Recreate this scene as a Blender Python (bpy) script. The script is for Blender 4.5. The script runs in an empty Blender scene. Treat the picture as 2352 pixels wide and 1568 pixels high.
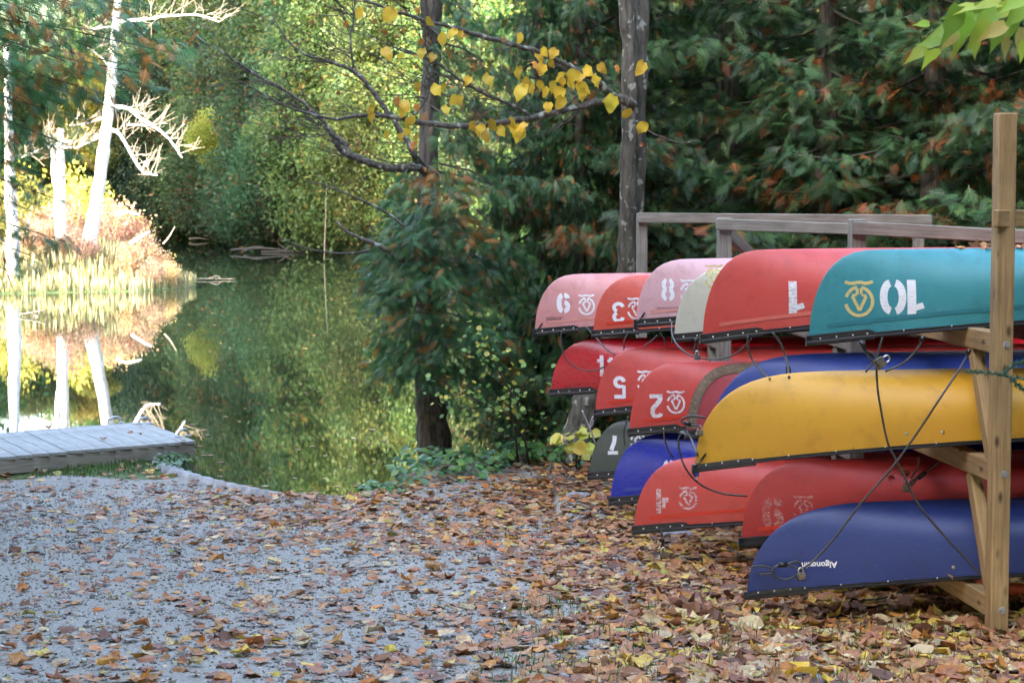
import bpy, bmesh, math, random
import numpy as np
from mathutils import Vector, Matrix
random.seed(7); rng = np.random.default_rng(7)
S = bpy.context.scene
COL = S.collection
R = math.radians

# ------------------------------------------------------------------ camera, sky, sun, exposure
CAMZ = 3.0; FPX = 4800.0; TH = math.atan(364/4800)
cd = bpy.data.cameras.new('camera'); cam = bpy.data.objects.new('camera', cd); COL.objects.link(cam)
cam.location = (0, 0, CAMZ); cam.rotation_euler = (math.pi/2 - TH, 0, 0)
cd.sensor_width = 36; cd.lens = FPX/2352*36; cd.clip_start = 0.1; cd.clip_end = 2000
cd.dof.use_dof = True; cd.dof.focus_distance = 12.6; cd.dof.aperture_fstop = 8.0
S.camera = cam
SUN_AZ = math.atan2(-0.80, -0.60); SUN_EL = R(31)
w = bpy.data.worlds.new('World'); S.world = w; w.use_nodes = True
nt = w.node_tree; nt.nodes.clear()
sky = nt.nodes.new('ShaderNodeTexSky'); sky.sky_type = 'NISHITA'; sky.sun_disc = False
sky.sun_elevation = SUN_EL; sky.sun_rotation = SUN_AZ; sky.air_density = 1.0; sky.dust_density = 3.5; sky.ozone_density = 0.6
bg = nt.nodes.new('ShaderNodeBackground'); bg.inputs[1].default_value = 0.15
wo = nt.nodes.new('ShaderNodeOutputWorld')
nt.links.new(sky.outputs[0], bg.inputs[0]); nt.links.new(bg.outputs[0], wo.inputs[0])
sl = bpy.data.lights.new('sun', 'SUN'); sl.energy = 2.0; sl.angle = R(0.5); sl.color = (1.0, 0.93, 0.80)
sun = bpy.data.objects.new('sun', sl); COL.objects.link(sun)
sd = Vector((math.sin(SUN_AZ)*math.cos(SUN_EL), math.cos(SUN_AZ)*math.cos(SUN_EL), math.sin(SUN_EL)))
sun.rotation_euler = sd.to_track_quat('Z', 'Y').to_euler(); sun.location = (-40, -30, 60)
S.view_settings.view_transform = 'Standard'; S.view_settings.look = 'None'
S.view_settings.gamma = 1; S.view_settings.use_curve_mapping = False
S.view_settings.exposure = 3.85

# ------------------------------------------------------------------ helpers
CT, ST = math.cos(TH), math.sin(TH)
def P(px, py, d):
    """point of the place that stands d metres ahead, given in the photograph's 2352-wide frame"""
    x = (px-1176)/FPX; y = -(py-784)/FPX
    t = d/(CT + y*ST)
    return Vector((x*t, d, CAMZ + t*(-ST + y*CT)))
def PZ(px, py, z):
    x = (px-1176)/FPX; y = -(py-784)/FPX
    t = (z-CAMZ)/(-ST + y*CT)
    return Vector((x*t, t*(CT + y*ST), z))
def crop(x0, y0, k):
    """maps a measured detail back to the 2352 frame"""
    return lambda cx, cy: ((x0+cx*k)*0.57422, (y0+cy*k)*0.57422)
C1 = crop(2100, 900, .5102); C2 = crop(3000, 900, .5103); C3 = crop(2300, 1650, .4783)
C4 = crop(2900, 1700, .5422); C6 = crop(0, 0, .7974); C7 = crop(1300, 0, .6378); C8 = crop(2600, 0, .6377)

def link(o, parent=None):
    COL.objects.link(o)
    if parent is not None: o.parent = parent
    return o
def tag(o, label, cat, group=None):
    o['label'] = label; o['category'] = cat
    if group: o['group'] = group
    return o
def kind(o, k): o['kind'] = k; return o
def empty(name, loc=(0, 0, 0), rot=(0, 0, 0)):
    o = bpy.data.objects.new(name, None); o.location = loc; o.rotation_euler = rot; o.empty_display_size = .1
    COL.objects.link(o); return o
def offs(o, parent):          # o was made in world coordinates and its parent is an unturned empty
    o.parent = parent; o.matrix_parent_inverse = Matrix.Translation(-Vector(parent.location)); return o

class MB:
    def __init__(s): s.v = []; s.f = []
    def add(s, vs, fs):
        b = len(s.v); s.v += [tuple(v) for v in vs]; s.f += [tuple(b+i for i in f) for f in fs]
    def box(s, c, size, M=None):
        vs = [Vector(((i-.5)*size[0], (j-.5)*size[1], (k-.5)*size[2])) for i in (0, 1) for j in (0, 1) for k in (0, 1)]
        if M is not None: vs = [M @ v for v in vs]
        s.add([v+Vector(c) for v in vs], [(0,1,3,2),(4,6,7,5),(0,4,5,1),(2,3,7,6),(0,2,6,4),(1,5,7,3)])
    def tube(s, pts, rad, n=6, cap=True):
        pts = [Vector(p) for p in pts]; m = len(pts)
        if not hasattr(rad, '__len__'): rad = [rad]*m
        up = Vector((0, 0, 1)); ring = []; prev = None
        for i, p in enumerate(pts):
            t = (pts[min(i+1, m-1)] - pts[max(i-1, 0)])
            t = t.normalized() if t.length > 1e-9 else Vector((0, 0, 1))
            if prev is None:
                a = t.cross(up)
                if a.length < .05: a = t.cross(Vector((1, 0, 0)))
            else: a = prev - t*prev.dot(t)
            if a.length < 1e-6: a = t.cross(Vector((1, 0, .3)))
            a.normalize(); prev = a; b = t.cross(a)
            ring.append([p + (a*math.cos(2*math.pi*k/n) + b*math.sin(2*math.pi*k/n))*rad[i] for k in range(n)])
        vs = [v for r in ring for v in r]; fs = []
        for i in range(m-1):
            for k in range(n):
                fs.append((i*n+k, i*n+(k+1) % n, (i+1)*n+(k+1) % n, (i+1)*n+k))
        if cap: fs.append(tuple(reversed(range(n)))); fs.append(tuple((m-1)*n+k for k in range(n)))
        s.add(vs, fs)
    def ribbon(s, pts, wid, f, closed=False):
        """flat stripe in 2D (u,v) laid on a surface f(u,v) -> 3D point"""
        m = len(pts); vs = []
        for i, p in enumerate(pts):
            a = pts[max(i-1, 0)]; b = pts[min(i+1, m-1)]
            dx, dy = b[0]-a[0], b[1]-a[1]; l = math.hypot(dx, dy) or 1
            nx, ny = -dy/l*wid/2, dx/l*wid/2
            for q in (-1, 0, 1): vs.append(f(p[0]+nx*q, p[1]+ny*q))
        fs = []
        for i in range(m-1):
            for k in (0, 1): fs.append((i*3+k, i*3+k+1, i*3+k+4, i*3+k+3))
        s.add(vs, fs)
    def mesh(s, name, mat=None, smooth=False):
        me = bpy.data.meshes.new(name); me.from_pydata(s.v, [], s.f)
        if mat: me.materials.append(mat)
        if smooth: me.polygons.foreach_set('use_smooth', [True]*len(me.polygons))
        me.update(); return me
    def obj(s, name, mat, parent=None, smooth=False):
        o = bpy.data.objects.new(name, s.mesh(name, mat, smooth)); return link(o, parent)

def catmull(pts, n=6):
    pts = [Vector(p) for p in pts]
    if len(pts) < 3: return pts
    q = [pts[0]*2-pts[1]] + pts + [pts[-1]*2-pts[-2]]; out = []
    for i in range(1, len(q)-2):
        a, b, c, d = q[i-1:i+3]
        for k in range(n):
            t = k/n
            out.append(.5*((2*b)+(c-a)*t+(2*a-5*b+4*c-d)*t*t+(3*b-a-3*c+d)*t**3))
    out.append(pts[-1]); return out

def np_mesh(name, V, F, mat, col=None, smooth=False):
    """V (n,3); F (m,k) all faces with k corners; col (n,3)"""
    V = np.asarray(V, dtype=np.float32); F = np.asarray(F, dtype=np.int32); k = F.shape[1]
    me = bpy.data.meshes.new(name)
    me.vertices.add(len(V)); me.vertices.foreach_set('co', V.ravel())
    me.loops.add(F.size); me.loops.foreach_set('vertex_index', F.ravel())
    me.polygons.add(len(F)); me.polygons.foreach_set('loop_start', np.arange(0, F.size, k, dtype=np.int32))
    if smooth: me.polygons.foreach_set('use_smooth', np.ones(len(F), dtype=bool))
    me.update(calc_edges=True); me.validate()
    if col is not None:
        at = me.attributes.new('col', 'FLOAT_COLOR', 'POINT')
        c4 = np.ones((len(V), 4), dtype=np.float32); c4[:, :3] = col
        at.data.foreach_set('color', c4.ravel())
    me.materials.append(mat); return me
def scatter(T, F, M, pos, col):
    """T template verts (n,3), F faces; M (N,3,3), pos (N,3), col (N,3) -> V,F,C"""
    N = len(pos); n = len(T)
    V = np.einsum('nij,kj->nki', M, T) + pos[:, None, :]
    FF = (F[None] + (np.arange(N)*n)[:, None, None]).reshape(-1, F.shape[1])
    return V.reshape(-1, 3), FF, np.repeat(col, n, axis=0)
def merge(parts):
    V = []; F = []; C = []; b = 0
    for v, f, c in parts:
        V.append(v); F.append(f+b); C.append(c); b += len(v)
    return np.concatenate(V), np.concatenate(F), np.concatenate(C)
def frames(ax, nr):
    """rotation matrices whose x column is ax, z about nr"""
    ax = ax/np.linalg.norm(ax, axis=1, keepdims=True)
    y = np.cross(nr, ax); y /= (np.linalg.norm(y, axis=1, keepdims=True)+1e-9)
    z = np.cross(ax, y)
    return np.stack([ax, y, z], axis=2)
def pick(pal, wts, N, jit=.18):
    pal = np.array(pal); c = pal[rng.choice(len(pal), N, p=np.array(wts)/np.sum(wts))]
    return np.clip(c*(1+rng.normal(0, jit, (N, 1)))*(1+rng.normal(0, jit*.35, (N, 3))), .004, .95)

# ------------------------------------------------------------------ materials
def newmat(name):
    m = bpy.data.materials.new(name); m.use_nodes = True
    nt = m.node_tree; b = nt.nodes['Principled BSDF']; return m, nt, b
def nd(nt, typ, ins=None, **props):
    n = nt.nodes.new(typ)
    for k, v in props.items(): setattr(n, k, v)
    for k, v in (ins or {}).items():
        if isinstance(v, bpy.types.NodeSocket): nt.links.new(v, n.inputs[k])
        else: n.inputs[k].default_value = v
    return n
def c4(c): return (c[0], c[1], c[2], 1)
def mixc(nt, fac, a, b, mode='MIX'):
    n = nt.nodes.new('ShaderNodeMix'); n.data_type = 'RGBA'; n.blend_type = mode
    for i, v in ((0, fac), (6, a), (7, b)):
        if isinstance(v, bpy.types.NodeSocket): nt.links.new(v, n.inputs[i])
        else: n.inputs[i].default_value = v if i == 0 else c4(v)
    return n.outputs[2]
def ramp(nt, fac, stops):
    n = nt.nodes.new('ShaderNodeValToRGB'); nt.links.new(fac, n.inputs[0])
    e = n.color_ramp.elements
    while len(e) > 1: e.remove(e[-1])
    e[0].position, e[0].color = stops[0][0], c4(stops[0][1])
    for p, c in stops[1:]:
        q = e.new(p); q.color = c4(c)
    return n.outputs[0]
def g(v): return (v, v, v)
def coords(nt, scale, kindc='Object'):
    tc = nt.nodes.new('ShaderNodeTexCoord')
    mp = nd(nt, 'ShaderNodeMapping', {0: tc.outputs[kindc]}); mp.inputs['Scale'].default_value = scale
    return mp.outputs[0]
def noise(nt, vec, scale, detail=4, rough=.55):
    return nd(nt, 'ShaderNodeTexNoise', {'Vector': vec, 'Scale': scale, 'Detail': detail, 'Roughness': rough}).outputs[0]
def bump(nt, b, h, strength, dist=.01):
    n = nd(nt, 'ShaderNodeBump', {'Height': h, 'Strength': strength, 'Distance': dist}); nt.links.new(n.outputs[0], b.inputs['Normal'])

def hull_mat(name, c, fade, rough=.42):
    m, nt, b = newmat(name); o = coords(nt, (1, 1, 1))
    n1 = noise(nt, o, 2.3, 5); f1 = ramp(nt, n1, [(.36, g(0)), (.70, g(.8))])
    col = mixc(nt, f1, c, fade)
    long = coords(nt, (.45, 34, 34)); n2 = noise(nt, long, 2.6, 7, .72)
    col = mixc(nt, ramp(nt, n2, [(.54, g(0)), (.70, g(.30))]), col, tuple(min(1, x*.85+.09) for x in fade))
    obl = coords(nt, (9, 30, 60)); tcs = nt.nodes.new('ShaderNodeTexCoord')
    rot = nd(nt, 'ShaderNodeMapping', {0: tcs.outputs['Object']}); rot.inputs['Rotation'].default_value = (0, .5, .3); rot.inputs['Scale'].default_value = (.55, 45, 60)
    n4 = noise(nt, rot.outputs[0], 2.1, 3, .7)
    col = mixc(nt, ramp(nt, n4, [(.66, g(0)), (.76, g(.13))]), col, tuple(min(1, x*.7+.2) for x in fade))
    n3 = noise(nt, o, 7, 6, .7)
    col = mixc(nt, ramp(nt, n3, [(.52, g(0)), (.78, g(.62))]), col, tuple(x*.42+.012 for x in c))
    nt.links.new(col, b.inputs['Base Color'])
    rr = ramp(nt, n2, [(.3, g(rough-.06)), (.7, g(rough+.16))]); nt.links.new(rr, b.inputs['Roughness'])
    bump(nt, b, noise(nt, o, 9, 4), .12, .01)
    return m
def plain(name, c, rough=.5, metal=0, var=.25, sc=14, bmp=.15):
    m, nt, b = newmat(name); o = coords(nt, (1, 1, 1)); n1 = noise(nt, o, sc, 5)
    nt.links.new(mixc(nt, ramp(nt, n1, [(.35, g(0)), (.7, g(1))]), tuple(x*(1-var) for x in c), tuple(min(1, x*(1+var)) for x in c)), b.inputs['Base Color'])
    b.inputs['Roughness'].default_value = rough; b.inputs['Metallic'].default_value = metal
    if bmp: bump(nt, b, n1, bmp, .004)
    return m
def wood(name, c, dark, knots=True):
    m, nt, b = newmat(name); o = coords(nt, (1.2, 22, 22))
    oi = nt.nodes.new('ShaderNodeObjectInfo')
    sh = nd(nt, 'ShaderNodeVectorMath', {0: o, 1: nd(nt, 'ShaderNodeCombineXYZ', {0: nd(nt, 'ShaderNodeMath', {0: oi.outputs['Random'], 1: 40.0}, operation='MULTIPLY').outputs[0]}).outputs[0]})
    n1 = noise(nt, sh.outputs[0], 2.2, 7, .65)
    col = mixc(nt, ramp(nt, n1, [(.36, g(0)), (.62, g(1))]), dark, c)
    big = noise(nt, coords(nt, (1, 1, 1)), 3.1, 4); col = mixc(nt, ramp(nt, big, [(.4, g(0)), (.7, g(.45))]), col, tuple(x*.5 for x in dark))
    if knots:
        v = nd(nt, 'ShaderNodeTexVoronoi', {'Vector': coords(nt, (2.6, 6, 6)), 'Scale': 1.7, 'Randomness': 1.0}).outputs[0]
        col = mixc(nt, ramp(nt, v, [(.07, g(.95)), (.15, g(.3)), (.21, g(0))]), col, tuple(x*.22 for x in dark))
    crack = noise(nt, coords(nt, (1.0, 60, 60)), 1.5, 3, .6)
    col = mixc(nt, ramp(nt, crack, [(.66, g(0)), (.72, g(.7))]), col, tuple(x*.2 for x in dark))
    nt.links.new(col, b.inputs['Base Color']); b.inputs['Roughness'].default_value = .78
    bump(nt, b, n1, .35, .004); return m
def bark(name, c, dark, lich=(.42, .43, .40), lamount=.62):
    m, nt, b = newmat(name)
    n1 = noise(nt, coords(nt, (1, 1, .16)), 26, 6, .65); n2 = noise(nt, coords(nt, (1, 1, 1)), 9, 4)
    col = mixc(nt, ramp(nt, n1, [(.36, g(0)), (.62, g(1))]), dark, c)
    n3 = noise(nt, coords(nt, (1, 1, .8)), 13, 3, .45)
    col = mixc(nt, ramp(nt, n3, [(lamount, g(0)), (lamount+.05, g(.9))]), col, lich)
    nt.links.new(col, b.inputs['Base Color']); b.inputs['Roughness'].default_value = .9
    bump(nt, b, n1, .9, .02); return m
def leafmat(name, transl=.35, rough=.5, objvar=0.0, mottle=0.0):
    m, nt, b = newmat(name)
    at = nd(nt, 'ShaderNodeAttribute', attribute_name='col'); col = at.outputs[0]
    if objvar:
        oi = nt.nodes.new('ShaderNodeObjectInfo')
        hs = nd(nt, 'ShaderNodeHueSaturation', {'Color': col})
        nt.links.new(nd(nt, 'ShaderNodeMapRange', {0: oi.outputs['Random'], 3: .5-objvar*.05, 4: .5+objvar*.03}).outputs[0], hs.inputs['Hue'])
        nt.links.new(nd(nt, 'ShaderNodeMapRange', {0: oi.outputs['Random'], 3: 1-objvar*.4, 4: 1+objvar*.4}).outputs[0], hs.inputs['Value'])
        col = hs.outputs[0]
    if mottle:
        n = noise(nt, coords(nt, (1, 1, 1)), 38, 4, .6)
        col = mixc(nt, ramp(nt, n, [(.40, g(0)), (.68, g(mottle))]), col, (.13, .055, .025))
    nt.links.new(col, b.inputs['Base Color']); b.inputs['Roughness'].default_value = rough
    tr = nd(nt, 'ShaderNodeBsdfTranslucent', {0: col}); mx = nd(nt, 'ShaderNodeMixShader', {0: transl, 1: b.outputs[0], 2: tr.outputs[0]})
    nt.links.new(mx.outputs[0], nt.nodes['Material Output'].inputs[0]); return m
def leafcol(name, c, spot=(.16, .07, .03), transl=.2, amount=.75):
    m, nt, b = newmat(name); n = noise(nt, coords(nt, (1, 1, 1)), 22, 4, .6)
    oi = nt.nodes.new('ShaderNodeObjectInfo')
    col = mixc(nt, ramp(nt, n, [(.5, g(0)), (.72, g(amount))]), c, spot)
    hs = nd(nt, 'ShaderNodeHueSaturation', {'Color': col})
    nt.links.new(nd(nt, 'ShaderNodeMapRange', {0: oi.outputs['Random'], 3: .65, 4: 1.3}).outputs[0], hs.inputs['Value'])
    nt.links.new(hs.outputs[0], b.inputs['Base Color']); b.inputs['Roughness'].default_value = .55
    tr = nd(nt, 'ShaderNodeBsdfTranslucent', {0: hs.outputs[0]}); mx = nd(nt, 'ShaderNodeMixShader', {0: transl, 1: b.outputs[0], 2: tr.outputs[0]})
    nt.links.new(mx.outputs[0], nt.nodes['Material Output'].inputs[0]); return m
def paint(name, c, wear):
    """stencilled paint; wear 0..1 shows the hull through"""
    m, nt, b = newmat(name); o = coords(nt, (1, 1, 1))
    n = noise(nt, o, 55, 5, .7); n0 = noise(nt, coords(nt, (3, 3, 14)), 7, 4)
    s = nd(nt, 'ShaderNodeMath', {0: n, 1: n0}, operation='ADD').outputs[0]
    b.inputs['Base Color'].default_value = c4(c); b.inputs['Roughness'].default_value = .6
    fac = ramp(nt, nd(nt, 'ShaderNodeMath', {0: s, 1: .5}, operation='MULTIPLY').outputs[0], [(.40, g(wear*.35)), (.50, g(wear*.9)), (.58, g(min(1, wear*2.2)))])
    tp = nt.nodes.new('ShaderNodeBsdfTransparent')
    mx = nd(nt, 'ShaderNodeMixShader', {0: fac, 1: b.outputs[0], 2: tp.outputs[0]})
    nt.links.new(mx.outputs[0], nt.nodes['Material Output'].inputs[0]); return m

M = {}
M['pt'] = wood('treated_wood', (.40, .27, .125), (.25, .155, .065))
M['grey'] = wood('grey_wood', (.27, .258, .222), (.15, .138, .112), False)
M['deck'] = wood('deck_wood', (.36, .35, .32), (.23, .22, .20), False)
M['fascia'] = wood('fascia_wood', (.34, .30, .25), (.20, .175, .14), False)
M['black'] = plain('black_vinyl', (.008, .008, .010), .33, 0, .5, 30, .1)
M['cable'] = plain('cable', (.06, .055, .05), .45, .2, .35, 160, .5)
M['steel'] = plain('steel', (.62, .62, .60), .28, 1, .15, 40, 0)
M['galv'] = plain('galvanised', (.5, .5, .5), .5, .9, .25, 30, .1)
M['brass'] = plain('lock_body', (.42, .38, .30), .38, .85, .3, 60, .2)
M['bluecap'] = plain('blue_lock', (.02, .06, .45), .35)
M['bark'] = bark('cedar_bark', (.155, .13, .108), (.036, .029, .024), lamount=.78)
M['bark2'] = bark('lichen_bark', (.125, .115, .092), (.040, .036, .028), (.34, .35, .30), .60)
M['branchbark'] = bark('branch_bark', (.125, .112, .09), (.045, .04, .032), (.28, .29, .25), .56)
M['twig'] = plain('twig', (.075, .062, .05), .85, 0, .3, 20, 0)
M['white_bark'] = bark('bleached_wood', (.78, .75, .70), (.50, .46, .42), (.85, .84, .8), .6)
M['grey_twig'] = plain('dead_twig', (.34, .28, .20), .85, 0, .25, 20, 0)
M['cedar'] = leafmat('cedar_foliage', .34, .5, .35)
M['far'] = leafmat('far_foliage', .52, .6, .8)
M['grass'] = leafmat('grass', .35, .6)
M['litter'] = leafmat('leaf_litter', .16, .62, 0, .75)
M['cover'] = leafmat('ground_cover', .25, .45)
M['stone'] = leafmat('pebble', 0.0, .9)
# ------------------------------------------------------------------ terrain and water
def w0(px, py): v = PZ(px, py, 0.0); return (v.x, v.y)
near_shore = [(-140, 30), (-40, 26), (-12, 23.4)] + [w0(*p) for p in
    [(60, 1062), (300, 1062), (385, 1074), (430, 1092), (500, 1112), (570, 1126), (640, 1140), (720, 1147), (790, 1146), (840, 1140), (885, 1124), (925, 1095), (985, 1068), (1100, 1058), (1230, 1050), (1330, 1036)]]
right_bank = [(1.6, 27), (2.8, 33), (4.6, 42), (6.0, 52), (6.5, 62), (5, 72), (2.0, 79)]
far_bank = [(-1.5, 83), (-5, 86.5), (-9, 91), (-11.5, 98), (-13.5, 107), (-17, 112), (-24, 112), (-32, 108), (-60, 100), (-140, 96)]
LAKE = np.array(near_shore + right_bank + far_bank)
PEN = np.array([(-140, 50), (-30, 55), (-14.6, 56.2), (-12.3, 57.2), (-10.2, 58.0), (-9.25, 59.3), (-9.2, 61), (-10.5, 64), (-15, 68), (-24, 71), (-50, 72), (-140, 74)])
def sdist(poly, X, Y):
    n = len(poly); best = np.full(X.shape, 1e9); ins = np.zeros(X.shape, bool)
    for i in range(n):
        ax, ay = poly[i]; bx, by = poly[(i+1) % n]; dx, dy = bx-ax, by-ay
        t = np.clip(((X-ax)*dx+(Y-ay)*dy)/(dx*dx+dy*dy), 0, 1)
        best = np.minimum(best, np.hypot(X-ax-t*dx, Y-ay-t*dy))
        c = ((ay > Y) != (by > Y)) & (X < dx*(Y-ay)/(dy+1e-12)+ax); ins ^= c
    return np.where(ins, best, -best)
def sst_(a, b, x): t = np.clip((x-a)/(b-a), 0, 1); return t*t*(3-2*t)
def gz(X, Y):
    X = np.asarray(X, float); Y = np.asarray(Y, float)
    s = sdist(LAKE, X, Y); p = sdist(PEN, X, Y)
    base = np.maximum(1.45-.0725*Y, np.where(X > .4, .26, np.where(X < -2.2, .03, .12)))
    base = base - .10*sst_(.6, 1.9, X)*sst_(17, 14, Y)
    base = np.where(Y < 0, 1.45-.0725*Y - .10*sst_(.6, 1.9, X), base)
    d = np.maximum(-s, 0)
    near = np.minimum(base, d*.22+.004)
    far = np.minimum(d*.35, .6) + .10*np.maximum(d-3, 0)
    k = np.clip((Y-34)/12, 0, 1); land = near*(1-k)+far*k
    bed = -np.minimum(s*.16, 1.6)
    h = np.where(s > 0, bed, land)
    pen = np.minimum(np.maximum(p, 0)*.22, .55)
    h = np.where(p > 0, pen, np.where((s > 0) & (p > -8), np.maximum(h, p*.2), h))
    nz = .012*np.sin(X*2.3+Y*1.1)+.010*np.sin(X*5.1-Y*3.7+1)+.006*np.sin(X*9.7+Y*7.9)
    return h + nz*np.where((s < -0.15), 1, .2)
def gz1(x, y): return float(gz(np.array([x]), np.array([y]))[0])
def GP(px, py):
    """where the sight line of a photograph point meets the ground"""
    a = P(px, py, 1.0) - Vector((0, 0, CAMZ)); t = 5.0
    for i in range(400):
        q = Vector((0, 0, CAMZ)) + a*t
        e = q.z - gz1(q.x, q.y)
        if e < .003: break
        t += max(e*2.0, .01)
    return q
def axis(segs):
    out = []
    for a, b, st in segs: out += list(np.arange(a, b, st))
    return np.array(out+[segs[-1][1]])
xs = axis([(-700, -160, 60), (-160, -40, 6), (-40, -8, .8), (-8, 8, .09), (8, 30, .8), (30, 160, 8), (160, 700, 60)])
ys = axis([(-300, -40, 20), (-40, 4, 1.2), (4, 9, .3), (9, 25, .1), (25, 75, .6), (75, 130, 1.2), (130, 300, 12), (300, 1200, 100)])
GX, GY = np.meshgrid(xs, ys); nx, ny = len(xs), len(ys)
H = gz(GX.ravel(), GY.ravel())
V = np.stack([GX.ravel(), GY.ravel(), H], 1)
I = np.arange(nx*ny).reshape(ny, nx)
F = np.stack([I[:-1, :-1].ravel(), I[:-1, 1:].ravel(), I[1:, 1:].ravel(), I[1:, :-1].ravel()], 1)
Xg, Yg = V[:, 0], V[:, 1]
def sst(a, b, x): t = np.clip((x-a)/(b-a), 0, 1); return t*t*(3-2*t)
gravel = sst(2.3, .2, Xg - (Yg-10)*-.10 + .25*np.sin(Yg*1.7)) * sst(27, 24, Yg) * sst(-9, -7, Xg)
grassm = np.clip(sst(20.6, 21.3, Yg + .25*np.sin(Xg*3) - .12*(Xg+3.5))*sst(-1.9, -2.7, Xg), 0, 1)
grassm = np.maximum(grassm, (sdist(PEN, Xg, Yg) > -.3)*1.0)
def ground_mat():
    m, nt, b = newmat('ground'); o = coords(nt, (1, 1, 1))
    at = nd(nt, 'ShaderNodeAttribute', attribute_name='col'); sp = nd(nt, 'ShaderNodeSeparateColor', {0: at.outputs[0]})
    v1 = nd(nt, 'ShaderNodeTexVoronoi', {'Vector': o, 'Scale': 105.0, 'Randomness': 1.0}); v2 = nd(nt, 'ShaderNodeTexVoronoi', {'Vector': o, 'Scale': 52.0, 'Randomness': 1.0})
    sp1 = nd(nt, 'ShaderNodeSeparateColor', {0: v1.outputs[1]}); sp2 = nd(nt, 'ShaderNodeSeparateColor', {0: v2.outputs[1]})
    c = ramp(nt, sp1.outputs[0], [(0, (.155, .143, .122)), (.45, (.27, .25, .215)), (.85, (.36, .335, .29)), (1, (.50, .465, .40))])
    cb = ramp(nt, sp2.outputs[1], [(0, (.19, .175, .15)), (.6, (.29, .27, .232)), (1, (.40, .37, .32))])
    c = mixc(nt, .45, c, cb)
    n = noise(nt, o, 1.1, 6); c = mixc(nt, ramp(nt, n, [(.38, g(0)), (.66, g(.5))]), c, (.21, .19, .165))
    ns = noise(nt, o, 24, 6, .7); soil = ramp(nt, ns, [(.3, (.035, .023, .015)), (.7, (.10, .062, .036))])
    nf = noise(nt, o, 3.2, 5, .6)
    edge = nd(nt, 'ShaderNodeMath', {0: sp.outputs[0], 1: nd(nt, 'ShaderNodeMath', {0: nf, 1: .5}, operation='SUBTRACT').outputs[0]}, operation='ADD').outputs[0]
    c = mixc(nt, ramp(nt, edge, [(.38, g(0)), (.58, g(1))]), soil, c)
    gr = ramp(nt, noise(nt, o, 40, 5, .7), [(.3, (.035, .06, .015)), (.7, (.10, .15, .04))])
    e2 = nd(nt, 'ShaderNodeMath', {0: sp.outputs[1], 1: nd(nt, 'ShaderNodeMath', {0: nf, 1: .55}, operation='SUBTRACT').outputs[0]}, operation='ADD').outputs[0]
    c = mixc(nt, ramp(nt, e2, [(.45, g(0)), (.65, g(1))]), c, gr)
    nt.links.new(c, b.inputs['Base Color']); b.inputs['Roughness'].default_value = .95
    hgt = nd(nt, 'ShaderNodeMath', {0: v1.outputs[0], 1: ns}, operation='SUBTRACT').outputs[0]
    bump(nt, b, hgt, .55, .009); return m
ground = bpy.data.objects.new('ground', np_mesh('ground', V, F, ground_mat(), np.stack([gravel, grassm, gravel*0], 1), True)); link(ground); kind(ground, 'structure')

def water_mat():
    m, nt, b = newmat('pond_water'); 
    b.inputs['Base Color'].default_value = (.012, .020, .010, 1); b.inputs['Roughness'].default_value = .015; b.inputs['IOR'].default_value = 1.36
    n1 = noise(nt, coords(nt, (.7, 1.6, 1)), 2.2, 3, .5); n2 = noise(nt, coords(nt, (1, 2.2, 1)), 9, 2, .5)
    n0 = noise(nt, coords(nt, (.12, .3, 1)), 1.0, 3, .5); msk = ramp(nt, n0, [(.35, g(.25)), (.7, g(1))])
    s = nd(nt, 'ShaderNodeMath', {0: n1, 1: nd(nt, 'ShaderNodeMath', {0: n2, 1: .22}, operation='MULTIPLY').outputs[0]}, operation='ADD').outputs[0]
    s = nd(nt, 'ShaderNodeMath', {0: s, 1: msk}, operation='MULTIPLY').outputs[0]
    bump(nt, b, s, .0024, .05); return m
mb = MB(); mb.add([(-600, 16, 0), (60, 16, 0), (60, 125, 0), (-600, 125, 0)], [(0, 1, 2, 3)])
water = mb.obj('pond_water', water_mat()); kind(water, 'structure')

# worn concrete lip of the launch along the water
mb = MB(); lip = catmull([PZ(*p, .02) for p in [(372, 1072), (400, 1084), (440, 1098), (500, 1114), (560, 1127), (615, 1138), (680, 1148)]], 8)
for i, p in enumerate(lip):
    t = (lip[min(i+1, len(lip)-1)]-lip[max(i-1, 0)]); n = Vector((t.y, -t.x, 0)).normalized(); j = .02*math.sin(i*1.7)
    mb.v += [tuple(p-n*(.10+j)+Vector((0, 0, -.12))), tuple(p-n*(.08+j)+Vector((0, 0, .035))), tuple(p+n*(.10+j)+Vector((0, 0, .075))), tuple(p+n*.16+Vector((0, 0, -.08)))]
for i in range(len(lip)-1):
    for k in range(3): mb.f.append((i*4+k, i*4+k+1, i*4+k+5, i*4+k+4))
kind(mb.obj('launch_edge', plain('worn_concrete', (.30, .29, .285), .9, 0, .3, 9, .5), None, True), 'structure')

# ------------------------------------------------------------------ canoes
YAW = R(6.6)
def ell(cx, cy, rx, ry, a0, a1, n=14):
    return [(cx+rx*math.cos(R(a0+(a1-a0)*i/n)), cy+ry*math.sin(R(a0+(a1-a0)*i/n))) for i in range(n+1)]
def ln(*p):
    out = []
    for a, b in zip(p[:-1], p[1:]):
        for k in range(6): out.append((a[0]+(b[0]-a[0])*k/6, a[1]+(b[1]-a[1])*k/6))
    return out+[p[-1]]
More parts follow.
